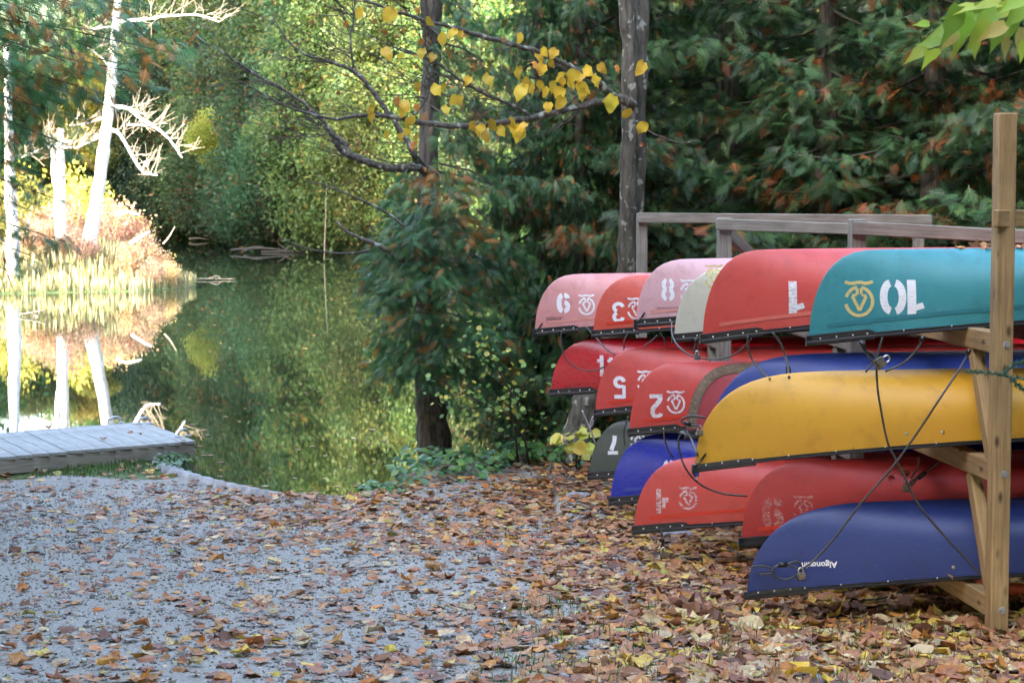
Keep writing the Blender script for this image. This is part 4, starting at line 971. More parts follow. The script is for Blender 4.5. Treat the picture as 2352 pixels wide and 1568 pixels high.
# ------------------------------------------------------------------ the limb with yellow leaves
bE = P(1312, 1068, 20.6); tE = empty('basswood_tree', (bE.x, bE.y, gz1(bE.x, bE.y))); tag(tE, 'lichen spotted twin stemmed tree whose long limbs carry yellow leaves', 'tree')
m = MB(); ptube(m, [P(1308, 1085, 20.6), P(1315, 1050, 20.6), P(1338, 960, 20.6), P(1368, 880, 20.6), P(1400, 790, 20.5), P(1432, 690, 20.4), P(1440, 560, 20.3), P(1443, 400, 20.2), P(1446, 240, 20.2), P(1446, 100, 20.2), P(1437, -20, 20.2), P(1425, -500, 20.2), P(1420, -900, 20.2)], [.20, .165, .15, .14, .12, .10, .085, .08, .08, .08, .075, .06, .03], 14)
offs(m.obj('trunk', M['bark2'], None, True), tE)
m = MB(); ptube(m, [P(1445, 640, 20.5), P(1460, 520, 20.45), P(1466, 380, 20.4), P(1469, 200, 20.4), P(1474, 40, 20.4), P(1478, -400, 20.4), P(1480, -900, 20.4)], [.07, .078, .075, .07, .066, .05, .03], 12)
offs(m.obj('stem', M['bark2'], None, True), tE)
DE = lambda x: 20.1 - (1446-x)*.0022
def eb(C, pts): return [P(*C(*q), DE(C(*q)[0])) for q in pts]
m = MB(); paths = []
paths.append(ptube(m, [P(1446, 250, 20.2)] + eb(C7, [(1930, 650), (1885, 622), (1810, 605), (1750, 545), (1680, 490), (1600, 450), (1500, 400), (1400, 352), (1200, 285), (1000, 232), (850, 185), (700, 148), (500, 90), (350, 38), (240, 0), (100, -80)]), [.036, .036, .035, .033, .031, .03, .028, .026, .025, .023, .021, .018, .015, .013, .010, .006], 8))
paths.append(ptube(m, eb(C7, [(1925, 655), (1830, 625), (1700, 640), (1600, 668), (1500, 692), (1400, 715), (1300, 737), (1100, 772), (900, 787), (750, 787), (600, 770), (480, 747), (350, 727), (200, 727), (80, 748), (0, 735), (-150, 700), (-300, 640), (-420, 570), (-560, 500)]), [.038, .035, .032, .031, .031, .030, .029, .028, .026, .025, .022, .02, .018, .015, .012, .010, .008, .006, .004], 9))
paths.append(ptube(m, eb(C7, [(1300, 735), (1230, 690), (1130, 640), (1000, 590), (900, 535), (800, 465), (700, 395), (600, 350), (480, 320), (400, 280)]), [.02, .018, .017, .016, .015, .012, .010, .008, .005], 6))
paths.append(ptube(m, eb(C7, [(1500, 690), (1540, 640), (1590, 590), (1650, 560)]), [.016, .012, .008, .004], 6))
paths.append(ptube(m, eb(C7, [(1950, 760), (2040, 830), (2130, 870), (2230, 895), (2350, 880)]), [.012, .010, .008, .005], 6))
paths.append(ptube(m, eb(C7, [(560, 720), (620, 640), (650, 560), (660, 470), (650, 380), (640, 260), (660, 160)]), [.014, .012, .010, .009, .007, .005], 6))
paths.append(ptube(m, eb(C7, [(180, 430), (160, 250), (180, 120), (190, 0)]), [.012, .009, .007, .004], 6))
limbE = m.obj('limbs', M['branchbark'], None, True); offs(limbE, tE)
def twigs(paths, n, bias, lens, r=.0038, zb=.15):
    m = MB(); tips = []
    for path in paths:
        for _ in range(n):
            i = random.randrange(2, len(path)-1); p = Vector(path[i]); dirn = (Vector(path[i+1])-Vector(path[i-1])).normalized()
            a = (dirn*random.uniform(.3, 1)+Vector((random.uniform(-1, .5), random.uniform(-.6, .6), random.uniform(-.7, .9)+zb))+Vector(bias)).normalized(); L = random.uniform(*lens); pts = [p]
            for k in range(1, 6):
                a = (a+Vector((random.uniform(-.25, .25), random.uniform(-.2, .2), random.uniform(-.25, .25)))).normalized(); pts.append(pts[-1]+a*L/5)
            m.tube(pts, [r*(1.3-k*.19) for k in range(6)], 4, False); tips.append(pts[-1])
            for q in range(random.randint(1, 3)):
                k = random.randint(1, 4); b = pts[k]; a2 = (a+Vector((random.uniform(-.8, .8), random.uniform(-.5, .5), random.uniform(-.8, .8)))).normalized(); l2 = L*random.uniform(.25, .5)
                p2 = [b, b+a2*l2*.5+Vector((0, 0, random.uniform(-.02, .02))), b+a2*l2]; m.tube(p2, [r*.8, r*.6, r*.4], 4, False); tips.append(p2[-1])
    return m, tips
mt_, tips = twigs(paths[:3]+paths[5:], 20, (-.5, 0, 0), (.3, 1.1)); offs(kind(mt_.obj('twigs', M['twig'], None), 'stuff'), tE)
mt2, tips2 = twigs(limbs, 20, (-.7, 0, 0), (.35, 1.3)); offs(kind(mt2.obj('twigs', M['twig'], None), 'stuff'), tF)
def oval_leaf(name, mat, seed, lobes=10, wd=.92, tip=.16, j=1.0):
    rr = random.Random(seed); V = []; F = []
    rows = [(0.0, .0), (.06, .30), (.22, .47), (.45, .50), (.68, .40), (.86, .22), (1.0+tip*.3, .0)]
    for i, (x, h) in enumerate(rows):
        for s in (-1, 0, 1):
            hx = x-(.10 if (s and i == 1) else 0); V.append((hx+rr.uniform(-.06, .06)*abs(s)*j, s*h*wd*(1+j*rr.uniform(-.22, .12)), .16*abs(s)*h*2*(.5+j*rr.uniform(-1, .9))+rr.uniform(-.07, .07)*j-.22*x*x))
    for i in range(len(rows)-1):
        for k in (0, 1): F.append((i*3+k, i*3+k+1, i*3+k+4, i*3+k+3))
    me = bpy.data.meshes.new(name); me.from_pydata(V, [], F); me.materials.append(mat); me.polygons.foreach_set('use_smooth', [True]*len(F)); return me
YL = [oval_leaf('leaf', mm, s) for mm, s in ((leafcol('basswood_yellow', (.82, .58, .06), (.62, .34, .04), .4, .5), 1), (leafcol('basswood_gold', (.74, .47, .05), (.42, .19, .03), .4, .8), 2), (LM['orange'], 3), (leafcol('basswood_fresh', (.60, .52, .05), (.62, .42, .03), .35, .5), 4))]
YPOS = [(215, 85, 40, 1), (400, 95, 58, 1), (390, 340, 52, 1), (655, 140, 36, 0), (735, 250, 46, 1), (795, 210, 42, 0), (845, 220, 30, 1), (605, 335, 36, 0), (670, 365, 36, 1), (1220, 240, 38, 1), (580, 550, 36, 1), (700, 568, 44, 0), (740, 555, 36, 0), (808, 630, 40, 1), (850, 632, 36, 0), (760, 690, 36, 0), (890, 510, 38, 1), (1030, 505, 52, 0), (1210, 460, 46, 0), (1345, 360, 40, 1), (1375, 330, 36, 0), (1430, 340, 42, 1), (1320, 415, 36, 2), (1355, 440, 45, 1), (1425, 405, 32, 1), (1270, 520, 42, 1), (1225, 580, 64, 0), (1290, 560, 40, 0), (1345, 540, 42, 0), (1380, 578, 38, 1), (1430, 550, 46, 0), (1465, 585, 46, 0), (1475, 490, 44, 0), (1490, 525, 40, 1), (1550, 480, 52, 0), (1545, 520, 44, 0), (1600, 500, 44, 1), (1620, 560, 62, 0), (1615, 600, 46, 0), (1650, 450, 42, 0), (1705, 512, 48, 0), (1740, 432, 42, 1), (1835, 435, 28, 2), (1980, 430, 54, 1), (1475, 645, 48, 1), (1400, 675, 36, 1), (1790, 655, 66, 3), (1890, 715, 42, 1), (1985, 805, 50, 0), (290, 700, 46, 0), (288, 745, 46, 0), (450, 640, 36, 2), (505, 665, 44, 1), (480, 705, 44, 1), (530, 765, 44, 1), (385, 850, 36, 0), (515, 828, 32, 0), (475, 860, 28, 1), (570, 870, 36, 0), (550, 915, 32, 2), (930, 800, 40, 1), (968, 815, 46, 0), (1050, 790, 48, 0), (1005, 855, 48, 1), (1105, 825, 42, 0), (1170, 785, 50, 0), (1185, 815, 42, 0), (1215, 850, 52, 0), (1240, 800, 42, 1), (475, 355, 26, 0), (600, 265, 28, 2), (130, 155, 24, 2), (375, 205, 24, 2), (575, 675, 26, 2), (310, 135, 20, 2), (580, 70, 26, 2), (495, 195, 20, 2), (1120, 250, 20, 2)]
allp = [Vector(q) for pth in paths for q in pth]; stalks = MB()
def hang_leaf(o, par, c, hpx, d):
    L = .88*hpx*2*.6378*.57422*d/FPX; ax_ = Vector((random.uniform(-.9, .9), random.uniform(-.5, .5), -1)).normalized()
    nrm_ = Vector((random.uniform(-1.1, 1.1), -1, random.uniform(-.3, .9))); y_ = nrm_.cross(ax_).normalized(); z_ = ax_.cross(y_)
    m4 = Matrix((ax_, y_, z_)).transposed().to_4x4() @ Matrix.Diagonal((L, L*random.uniform(.85, 1.1), L, 1)); m4.translation = c-ax_*L*.5
    o.parent = par; o.matrix_basis = m4; return c-ax_*L*.5
for cx, cy, hs, t in YPOS:
    px, py = C7(cx, cy); d = DE(px)-random.uniform(.02, .12); o = bpy.data.objects.new('leaf', YL[t]); COL.objects.link(o)
    q = hang_leaf(o, limbE, P(px, py, d), hs, d); nb = min(allp, key=lambda v: (v-q).length)
    if (nb-q).length < .9: stalks.tube(catmull([q, (q+nb)/2+Vector((0, 0, .03)), nb], 4), .0022, 4, False)
offs(kind(stalks.obj('leaf_stalks', M['twig'], None), 'stuff'), tE)
for k in range(22):   # shrivelled brown leaves still on the bare twigs
    q = random.choice(tips+tips2)
    o = bpy.data.objects.new('leaf', LMESH.get((2, 'brown')) or LMESH[next(iter(LMESH))]); COL.objects.link(o); s_ = random.uniform(.05, .09)
    m4 = Matrix.Rotation(random.uniform(0, 6), 4, 'Z') @ Matrix.Rotation(random.uniform(.6, 1.5), 4, 'X') @ Matrix.Diagonal((s_, s_, s_*1.5, 1)); m4.translation = q
    o.parent = limbE if q in tips else limbF; o.matrix_basis = m4
# bare grey poles leaning from the cedar over the water
m = MB(); ptube(m, [P(1060, 500+60, 21.4)]*0 + [P(*q, 21.2) for q in [(960, 545), (890, 490), (820, 455), (745, 425), (700, 415)]], [.017, .014, .011, .008, .004], 6); ptube(m, [P(*q, 21.1) for q in [(930, 600), (880, 570), (850, 556), (800, 535), (772, 508)]], [.030, .026, .022, .017, .011], 7); ptube(m, [P(*q, 21.0) for q in [(850, 575), (800, 582), (740, 578), (690, 566), (640, 545)]], [.012, .010, .009, .007, .003], 6)
offs(m.obj('dead_branches', M['branchbark'], None, True), tF)

# ------------------------------------------------------------------ leafy twig hanging in at the top right, spruce twig at the right
bG = Vector((2.75, 7.3, gz1(2.75, 7.3))); tG = empty('cherry_tree', bG); tag(tG, 'green and yellow leaved branch hanging in from the upper right corner', 'tree')
m = MB(); m.tube([(2.75, 7.3, z) for z in np.linspace(bG.z-.2, 5.2, 8)], list(np.linspace(.09, .04, 8)), 10); offs(m.obj('trunk', M['branchbark'], None, True), tG)
m = MB(); bpath = ptube(m, [Vector((2.75, 7.3, 4.2)), P(2440, -40, 7.2), P(2330, 35, 7.2), P(2250, 75, 7.15), P(2180, 100, 7.1), P(2130, 115, 7.1)], [.02, .012, .008, .006, .004, .002], 6); limbG = m.obj('limb', M['twig'], None, True); offs(limbG, tG)
GL = [oval_leaf('leaf', mm, s, wd=.62, tip=.9, j=.3) for mm, s in ((leafcol('green_leaf', (.26, .42, .045), (.42, .46, .06), .45, .5), 11), (leafcol('lime_leaf', (.40, .48, .05), (.52, .42, .05), .45, .5), 12), (leafcol('straw_leaf', (.58, .48, .11), (.5, .26, .08), .4, .6), 13))]
for px, py, L, an, t in [(2115, 118, 64, 205, 1), (2142, 118, 62, 245, 1), (2190, 50, 78, 250, 0), (2165, 75, 70, 190, 0), (2150, 100, 58, 170, 0), (2205, 90, 62, 235, 1), (2230, 30, 70, 200, 0), (2250, 75, 62, 240, 1), (2265, 45, 66, 215, 0), (2290, 85, 54, 255, 0), (2300, 25, 66, 200, 1), (2320, 60, 66, 250, 0), (2345, 90, 54, 270, 2), (2340, 30, 70, 220, 0), (2270, 10, 58, 180, 1), (2210, 20, 58, 190, 1), (2240, 100, 46, 265, 1), (2310, 105, 46, 280, 2), (2180, 95, 40, 215, 2), (2120, 55, 30, 180, 0), (2285, 70, 58, 205, 2), (2335, 5, 60, 200, 0), (2220, 60, 64, 260, 0), (2350, 115, 40, 265, 1)]:
    c = P(px, py, 7.1+random.uniform(-.12, .12)); Lm = L*7.1/FPX; ca = Vector((math.cos(R(an)), random.uniform(-.3, .3), math.sin(R(an)))).normalized()
    nrm_ = Vector((random.uniform(-.7, .7), -1, random.uniform(0, 1.2))); y_ = nrm_.cross(ca).normalized(); z_ = ca.cross(y_)
    o = bpy.data.objects.new('leaf', GL[t]); COL.objects.link(o); m4 = Matrix((ca, y_, z_)).transposed().to_4x4() @ Matrix.Diagonal((Lm, Lm, Lm, 1)); m4.translation = c-ca*Lm*.5
    o.parent = limbG; o.matrix_basis = m4
bS = Vector((3.1, 10.6, gz1(3.1, 10.6))); tS = empty('spruce_tree', bS); tag(tS, 'blue green spruce twig poking in beside the near post', 'tree')
m = MB(); m.tube([(3.1, 10.6, z) for z in np.linspace(bS.z-.1, 3.3, 8)], list(np.linspace(.05, .01, 8)), 8); offs(m.obj('trunk', M['bark'], None, True), tS)
sp = [[Vector((3.1, 10.6, 2.25)), P(2420, 872, 10.7), P(2340, 868, 10.75), P(2280, 858, 10.8), P(2222, 854, 10.85)], [P(2320, 868, 10.75), P(2345, 890, 10.7), P(2365, 905, 10.7)], [P(2300, 862, 10.8), P(2330, 838, 10.8), P(2356, 832, 10.8)]]
zz_ = 1.0
while zz_ < 3.2:
    for a in range(5):
        an = a*1.257+zz_*2; l = .42*(3.4-zz_)/2.4+.06
        if math.cos(an) < -.2: continue
        sp.append([Vector((3.1, 10.6, zz_)), Vector((3.1+math.cos(an)*l, 10.6+math.sin(an)*l, zz_-.04))])
    zz_ += .2
offs(kind(wood_tubes(sp, .006, .002).obj('branches', M['twig']), 'stuff'), tS)
pos = []; ax = []
for b in sp:
    q = catmull(b, 12)
    for i in range(len(q)-1):
        for k in range(9):
            t = (q[i+1]-q[i]); pp = q[i]+t*random.random(); tn = t.normalized(); pos.append(tuple(pp)); ax.append(tuple(tn*.55+Vector((random.uniform(-1, 1), random.uniform(-1, 1), random.uniform(-.6, 1)))))
pos = np.array(pos); ax = np.array(ax); T = np.array([(0, -.06, 0), (.5, -.09, 0), (1, 0, 0), (.5, .09, 0), (0, .06, 0)])
V, F, C = scatter(T, np.array([(0, 1, 2, 3, 4)]), frames(ax, rng.normal(0, 1, (len(ax), 3)))*.026, pos, pick([(.04, .12, .075), (.06, .15, .085), (.09, .17, .08)], [1, 1, .6], len(pos)))
offs(link(bpy.data.objects.new('needles', np_mesh('needles', V, F, M['cedar'], C))), tS)

# ------------------------------------------------------------------ bank plants
def leaf_plant_cloud(pos, ax, nr, sz_, col, T=None, wd=.8):
    T = np.array([(0, 0, 0), (.3, .42*wd, .06), (.7, .36*wd, .03), (1, 0, -.05), (.7, -.36*wd, .03), (.3, -.42*wd, .06), (.5, 0, -.03)]); Fc = np.array([(0, 6, 1), (1, 6, 2), (2, 6, 3), (3, 6, 4), (4, 6, 5), (5, 6, 0)])
    return scatter(T, Fc, frames(ax, nr)*sz_[:, None, None], pos, col)
pos = []
for k in range(620):
    t = random.random(); px = 905+460*t; py = 1104-52*min(1, t*1.6)+random.uniform(-24, 14)*(1 if t > .05 else .4)-6*math.sin(t*9)
    if px > 1020 and px < 1180: py += random.uniform(-6, 14)
    q = GP(px, py+random.uniform(0, 18)); pos.append((q.x, q.y, max(q.z, .02)+random.uniform(.02, .24)))
for k in range(60): q = GP(random.uniform(830, 930), random.uniform(1128, 1136)-random.uniform(0, 14)); pos.append((q.x, q.y, max(q.z, 0)+random.uniform(.01, .05)))
pos = np.array(pos); n = len(pos); an = rng.uniform(0, 6.28, n)
V, F, C = leaf_plant_cloud(pos, np.stack([np.cos(an), np.sin(an), rng.uniform(-.6, .1, n)], 1), np.stack([rng.normal(0, .4, n), rng.normal(-.5, .4, n), np.ones(n)], 1), rng.uniform(.055, .125, n), pick([(.06, .15, .045), (.09, .20, .055), (.13, .24, .045), (.045, .11, .045)], [1, 1, .6, .6], n))
kind(link(bpy.data.objects.new('ground_cover', np_mesh('ground_cover', V, F, M['cover'], C))), 'stuff')['label'] = 'broad green leaves of low plants along the bank'
def shrub(label, stems, leaf_pts, pal, size_, name='shrub'):
    o = empty(name, stems[0][0]); tag(o, label, 'shrub'); m = MB()
    for s in stems: m.tube(catmull(s, 5), list(np.linspace(.013, .003, (len(s)-1)*5+1)) if len(s) > 2 else [.01, .004], 5)
    offs(m.obj('stems', M['twig'], None, True), o); pos = np.array([tuple(p) for p in leaf_pts]); n = len(pos); an = rng.uniform(0, 6.28, n)
    V, F, C = leaf_plant_cloud(pos, np.stack([np.cos(an), np.sin(an), rng.uniform(-.8, 0, n)], 1), np.stack([rng.normal(0, .5, n), rng.normal(-.7, .4, n), np.ones(n)*.7], 1), rng.uniform(size_*.6, size_*1.2, n), pick(pal, [1]*len(pal), n), wd=.95)
    offs(link(bpy.data.objects.new('foliage', np_mesh('foliage', V, F, M['cover'], C))), o)
st = [[GP(1190, 1062), P(1178, 960, 20.7), P(1150, 915, 20.6), P(1090, 890, 20.5)], [GP(1215, 1064), P(1200, 980, 20.7), P(1190, 930, 20.7), P(1210, 860, 20.6)], [P(1178, 960, 20.7), P(1120, 930, 20.5), P(1060, 900, 20.4), P(1010, 870, 20.4)], [P(1190, 930, 20.7), P(1150, 860, 20.5), P(1120, 800, 20.4), P(1100, 770, 20.3)]]
lp = []
for k in range(240):
    s = catmull(random.choice(st), 6); q = s[random.randrange(len(s)//2, len(s))]; lp.append(q+Vector((random.gauss(0, .12), random.gauss(0, .1), random.gauss(-.05, .11))))
shrub('sapling with small yellow green leaves beside the water edge trunk', st, lp, [(.13, .25, .045), (.20, .28, .05), (.40, .36, .05), (.09, .20, .05)], .06, 'sapling')
lp = [P(random.gauss(1322, 22), random.gauss(1018, 18), 19.6+random.uniform(-.2, .2)) for k in range(26)]
shrub('small yellow leaved plant beside the dark green canoe', [[GP(1325, 1072), P(1320, 1030, 19.6), P(1300, 1008, 19.6)], [GP(1328, 1072), P(1335, 1040, 19.6), P(1345, 1020, 19.6)]], lp, [(.38, .40, .05), (.50, .45, .06)], .13)
# grass tufts: foreground right and by the dock
def blades(N, xf, yf, hf, pal, name, label, wd=.003, lean=.5):
    x, y = xf, yf; n = len(x); z = gz(x, y); k = z > -.05; x, y, z = x[k], y[k], z[k]; n = len(x)
    T = np.array([(0, -1, 0), (0, 1, 0), (.55, .7, .0), (1, 0, -.12), (.55, -.7, 0)]); T[:, 1] *= 1
    h = hf(n); an = rng.uniform(0, 6.28, n); l = rng.uniform(0, lean, n)
    ax = np.stack([np.cos(an)*l, np.sin(an)*l, np.ones(n)], 1); Fm = frames(ax, np.stack([np.cos(an), np.sin(an), np.zeros(n)], 1)+rng.normal(0, .1, (n, 3)))
    Mx = Fm*h[:, None, None]; Mx[:, :, 1] = Fm[:, :, 1]*(wd*rng.uniform(.6, 1.3, n))[:, None]
    V, F, C = scatter(T, np.array([(0, 1, 2, 3, 4)]), Mx, np.stack([x, y, z-.01], 1), pick(pal, [1]*len(pal), n))
    o = link(bpy.data.objects.new(name, np_mesh(name, V, F, M['grass'], C))); kind(o, 'stuff'); o['label'] = label; return o
N = 1500; cy = rng.uniform(8.8, 11.8, 90); cxp = rng.uniform(1150, 2400, 90); idx = rng.integers(0, 90, N)
gy = cy[idx]+rng.normal(0, .10, N); gx = (cxp[idx]-1176)/FPX*cy[idx]+rng.normal(0, .10, N)
blades(N, gx, gy, lambda n: rng.uniform(.03, .10, n), [(.14, .26, .05), (.20, .32, .07), (.11, .21, .06)], 'grass', 'thin green grass blades among the fallen leaves', .002, .9)
N = 9000; gy = rng.uniform(20.9, 22.6, N); gx = rng.uniform(-6.2, -2.7, N); k = rng.random(N) < sst(20.8, 21.6, gy+.3*np.sin(gx*4))
blades(N, gx[k], gy[k], lambda n: rng.uniform(.03, .09, n), [(.09, .17, .04), (.12, .20, .05), (.07, .13, .04)], 'grass', 'strip of short grass in front of the dock', .004, .9)
shrub('small leafy plant growing under the dock corner', [[PZ(395, 1062, .02), PZ(390, 1052, .1), PZ(384, 1046, .16)], [PZ(397, 1062, .02), PZ(402, 1052, .1), PZ(410, 1047, .15)]], [PZ(random.gauss(395, 20), random.gauss(1052, 11), random.uniform(.02, .16)) for k in range(170)], [(.05, .11, .03), (.07, .14, .04)], .055, 'bank_plant')
# ------------------------------------------------------------------ far trees
def cluster_template(n, seed, size=.34):
    rr = np.random.default_rng(seed); T = []; F = []
    for i in range(n):
        c = rr.normal(0, .55, 3); a = rr.normal(0, 1, 3); a /= np.linalg.norm(a); b = np.cross(a, rr.normal(0, 1, 3)); b /= np.linalg.norm(b); k = len(T); s = size*rr.uniform(.7, 1.3)
        for u, v in ((-1, 0), (0, -.55), (1, 0), (0, .55)): T.append(c+a*u*s+b*v*s)
        F.append((k, k+1, k+2, k+3))
    return np.array(T), np.array(F)
CT_, CF_ = cluster_template(6, 5, .27)
def crown_mesh(lobes, N, pal, wts, size, shell=.55, name='crown'):
    """lobes: list of (x,y,z,rx,rz); leaf clumps fill their outer shells"""
    vol = np.array([l[3]**2*l[4] for l in lobes])**.75; idx = rng.choice(len(lobes), N, p=vol/vol.sum()); L = np.array(lobes)[idx]
    u = rng.normal(0, 1, (N, 3)); u /= np.linalg.norm(u, axis=1, keepdims=True); r = shell+(1-shell)*rng.random(N)**.6; r *= 1+.10*np.sin(u[:, 0]*7+idx)*np.sin(u[:, 2]*6)
    pos = L[:, :3]+u*np.stack([L[:, 3], L[:, 3], L[:, 4]], 1)*r[:, None]
    tone = (np.random.default_rng(3).uniform(.75, 1.25, len(lobes)))[idx]
    ax = rng.normal(0, 1, (N, 3)); nr = rng.normal(0, 1, (N, 3)); s = rng.uniform(.6, 1.3, N)*size
    V, F, C = scatter(CT_, CF_, frames(ax, nr)*s[:, None, None], pos, np.clip(pick(pal, wts, N, .08)*tone[:, None], .01, .9))
    return np_mesh(name, V, F, M['far'], C)
def lobes_broad(H, Rw, n, seed, base=.12):
    rr = random.Random(seed); out = []
    for i in range(n):
        f = rr.uniform(base, .96); rad = Rw*math.sin(math.pi*min(1, (f*.86+.14)))**.6*rr.uniform(.3, 1); a = rr.uniform(0, 6.28)
        out.append((rad*math.cos(a)*.8, rad*math.sin(a)*.8, H*f, rr.uniform(.26, .42)*Rw, rr.uniform(.20, .34)*Rw))
    return out
def lobes_cone(H, Rw, n, seed):
    rr = random.Random(seed); out = []
    for i in range(n):
        f = (i+.5)/n; rad = Rw*(1-f)**.8*rr.uniform(.55, 1); a = i*2.4; out.append((rad*math.cos(a)*.72, rad*math.sin(a)*.72, H*f+1.0, Rw*(.30*(1-f)+.12), Rw*(.24*(1-f)+.12)))
    return out
def trunk_mesh(H, r, seed, limbs_=9, Rw=2.5, mat='bark'):
    rr = random.Random(seed); m = MB(); m.tube([(rr.uniform(-.1, .1), rr.uniform(-.1, .1), z) for z in np.linspace(-.4, H*.92, 9)], [max(.03, r*(1-k/9.5)) for k in range(9)], 8)
    for i in range(limbs_):
        z = H*rr.uniform(.2, .8); a = rr.uniform(0, 6.28); l = Rw*rr.uniform(.5, .95); m.tube([(0, 0, z), (math.cos(a)*l*.5, math.sin(a)*l*.5, z+l*.28), (math.cos(a)*l, math.sin(a)*l, z+l*.45)], [r*.35, r*.22, r*.08], 5)
    return m.mesh('trunk', M[mat], True)
GREENC = [(.062, .118, .048), (.082, .145, .055), (.108, .172, .062), (.30, .15, .05)]
FARV = {}
FARV['cedar'] = [(crown_mesh(lobes_cone(13, 3.4, 46, 20+i), 7000, GREENC, [.35, .35, .22, .07], .30), trunk_mesh(13, .17, i)) for i in range(2)]
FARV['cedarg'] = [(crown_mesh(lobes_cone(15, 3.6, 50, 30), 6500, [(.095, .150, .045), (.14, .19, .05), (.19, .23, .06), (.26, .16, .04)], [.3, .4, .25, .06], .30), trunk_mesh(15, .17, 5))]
FARV['broad'] = [(crown_mesh(lobes_broad(13, 4.2, 40, 40+i), 6500, [(.065, .13, .040), (.10, .165, .045), (.15, .20, .05), (.22, .22, .05)], [.25, .35, .25, .15], .32), trunk_mesh(13, .2, 7+i, 12, 3.5)) for i in range(2)]
FARV['yellow'] = [(crown_mesh(lobes_broad(11, 3.2, 34, 50), 5000, [(.30, .30, .045), (.40, .36, .05), (.24, .28, .05), (.42, .30, .05)], [.35, .3, .25, .1], .28), trunk_mesh(11, .16, 9, 10, 2.6))]
FARV['spruce'] = [(crown_mesh([(0.0, 0.0, .8+13*f, 3.0*(1-f)+.25, .22) for f in np.linspace(0, .97, 22)], 5200, [(.022, .058, .042), (.032, .076, .05), (.045, .095, .055)], [.4, .4, .2], .27, .35), trunk_mesh(14, .16, 10))]
FT_LAB = {'cedar': 'dark green cedar on the far bank dotted with rusty foliage', 'cedarg': 'yellow green sunlit cedar rising on the far bank', 'broad': 'pale green leafy tree on the far bank', 'yellow': 'bright yellow green tree on the far bank', 'spruce': 'layered blue green spruce on the shaded far bank'}
FAR = [ # kind, px, depth, scale, rot
 ('spruce', 330, 112, 1.05, 0), ('spruce', 395, 118, 1.2, 2), ('spruce', 270, 120, 1.15, 1), ('cedar', 440, 104, .95, 1), ('cedar', 500, 100, .9, 2.2), ('cedar', 560, 96, .95, 3), ('cedar', 610, 93, .9, 4),
 ('cedar', 665, 90, .88, 5), ('cedar', 725, 88, .92, .4), ('cedarg', 790, 84.5, .80, 1.4), ('cedarg', 850, 83, .86, 2.4), ('cedar', 910, 82, .8, 3.1), ('cedar', 700, 94, 1.15, 2.9), ('cedar', 640, 99, 1.15, 1.2), ('cedarg', 775, 90, 1.15, 4.4), ('cedarg', 690, 101, 1.3, .3), ('cedarg', 900, 86, 1.0, 5.2), ('broad', 960, 84, 1.0, 1), ('cedarg', 1010, 82, .95, .9), ('cedar', 1080, 80, .95, 0), ('cedar', 1160, 76, .9, 3.3), ('broad', 1060, 88, 1.2, .2),
 ('cedar', 560, 104, 1.2, 1.1), ('cedar', 520, 108, 1.25, 2.3), ('broad', 740, 100, 1.3, 3.3), ('broad', 840, 96, 1.25, 4.3), ('broad', 600, 112, 1.4, 0), ('broad', 500, 116, 1.35, 2), ('broad', 450, 118, 1.3, 5), ('yellow', 380, 126, 1.3, 3), ('broad', 320, 130, 1.4, 1),
 ('broad', 230, 122, .85, 0), ('yellow', 170, 118, .85, 1), ('broad', 110, 116, .72, 2), ('yellow', 50, 114, .8, 3), ('broad', -10, 112, .7, 4), ('yellow', 230, 112, .75, 5), ('yellow', 130, 108, .62, 5.5), ('broad', 60, 107, .7, .5), ('yellow', 10, 106, .7, 1.5), ('broad', -80, 108, .7, 2.5), ('yellow', -150, 106, .7, 3.5), ('broad', -240, 105, .75, 4.5),
 ('cedar', 480, 108, 1.1, .5), ('cedar', 400, 110, .95, 4.7), ('cedar', 1230, 70, .9, 1), ('broad', 1290, 66, .9, 2), ('cedar', 1320, 60, .85, 3), ('broad', 1180, 92, 1.3, 2.2), ('broad', 1300, 84, 1.3, 1.2), ('broad', 1420, 76, 1.3, 2.2), ('broad', 1560, 66, 1.3, 3.2), ('broad', 1700, 60, 1.3, 4.2)]
rank = {}
for kd in FT_LAB:
    for side in (0, 1):
        for r, i in enumerate(sorted([i for i, f in enumerate(FAR) if f[0] == kd and (f[1] >= 1200) == bool(side)], key=lambda i: FAR[i][1])): rank[i] = r
for i, (kd, px, d, sc, rz) in enumerate(FAR):
    x = (px-1176)/FPX*d
    while float(sdist(LAKE, np.array([x]), np.array([float(d)]))[0]) > -.5: d += .5; x = (px-1176)/FPX*d
    v = FARV[kd][i % len(FARV[kd])]
    place_tree('far_tree', v, x, d, rz, sc, (FT_LAB[kd] if px < 1200 else FT_LAB[kd].replace('on the far bank', 'on the right bank'))+f', {ORD[rank[i]]} from the left', 'tree', ('far bank ' if px < 1200 else 'right bank ')+kd+' trees', ('crown', 'trunk'))
# small tree over the shaded bank, sunlight put into its leaf colour, bare pale branch
lm = crown_mesh([(0, 0, 1.2, .8, .9), (.3, 0, .4, .75, .8), (-.45, 0, 1.0, .6, .7), (.1, .1, 2.0, .5, .6), (.6, 0, -.2, .5, .5)], 900, [(.36, .38, .06), (.46, .44, .07), (.46, .33, .09)], [.5, .35, .15], .22)
dy = 90.0
while float(sdist(LAKE, np.array([(492-1176)/FPX*dy]), np.array([dy]))[0]) > .3: dy += .5
q = P(492, 335, dy); o = empty('young_tree', (q.x, q.y, gz1(q.x, q.y))); tag(o, 'small bright yellow green tree, sunlight put into its leaf colour, in front of the dark far bank', 'tree')
cr = bpy.data.objects.new('crown', lm); link(cr, o); cr.location = (0.16, -4.5, q.z-o.location.z-.75); m = MB(); m.tube([(0, .3, -.5), (.1, -.8, 1.2), (.1, -2.6, 2.6), (.16, -4.5, q.z-o.location.z-.2)], [.06, .05, .04, .02], 6); m.obj('trunk', M['bark'], o, True)
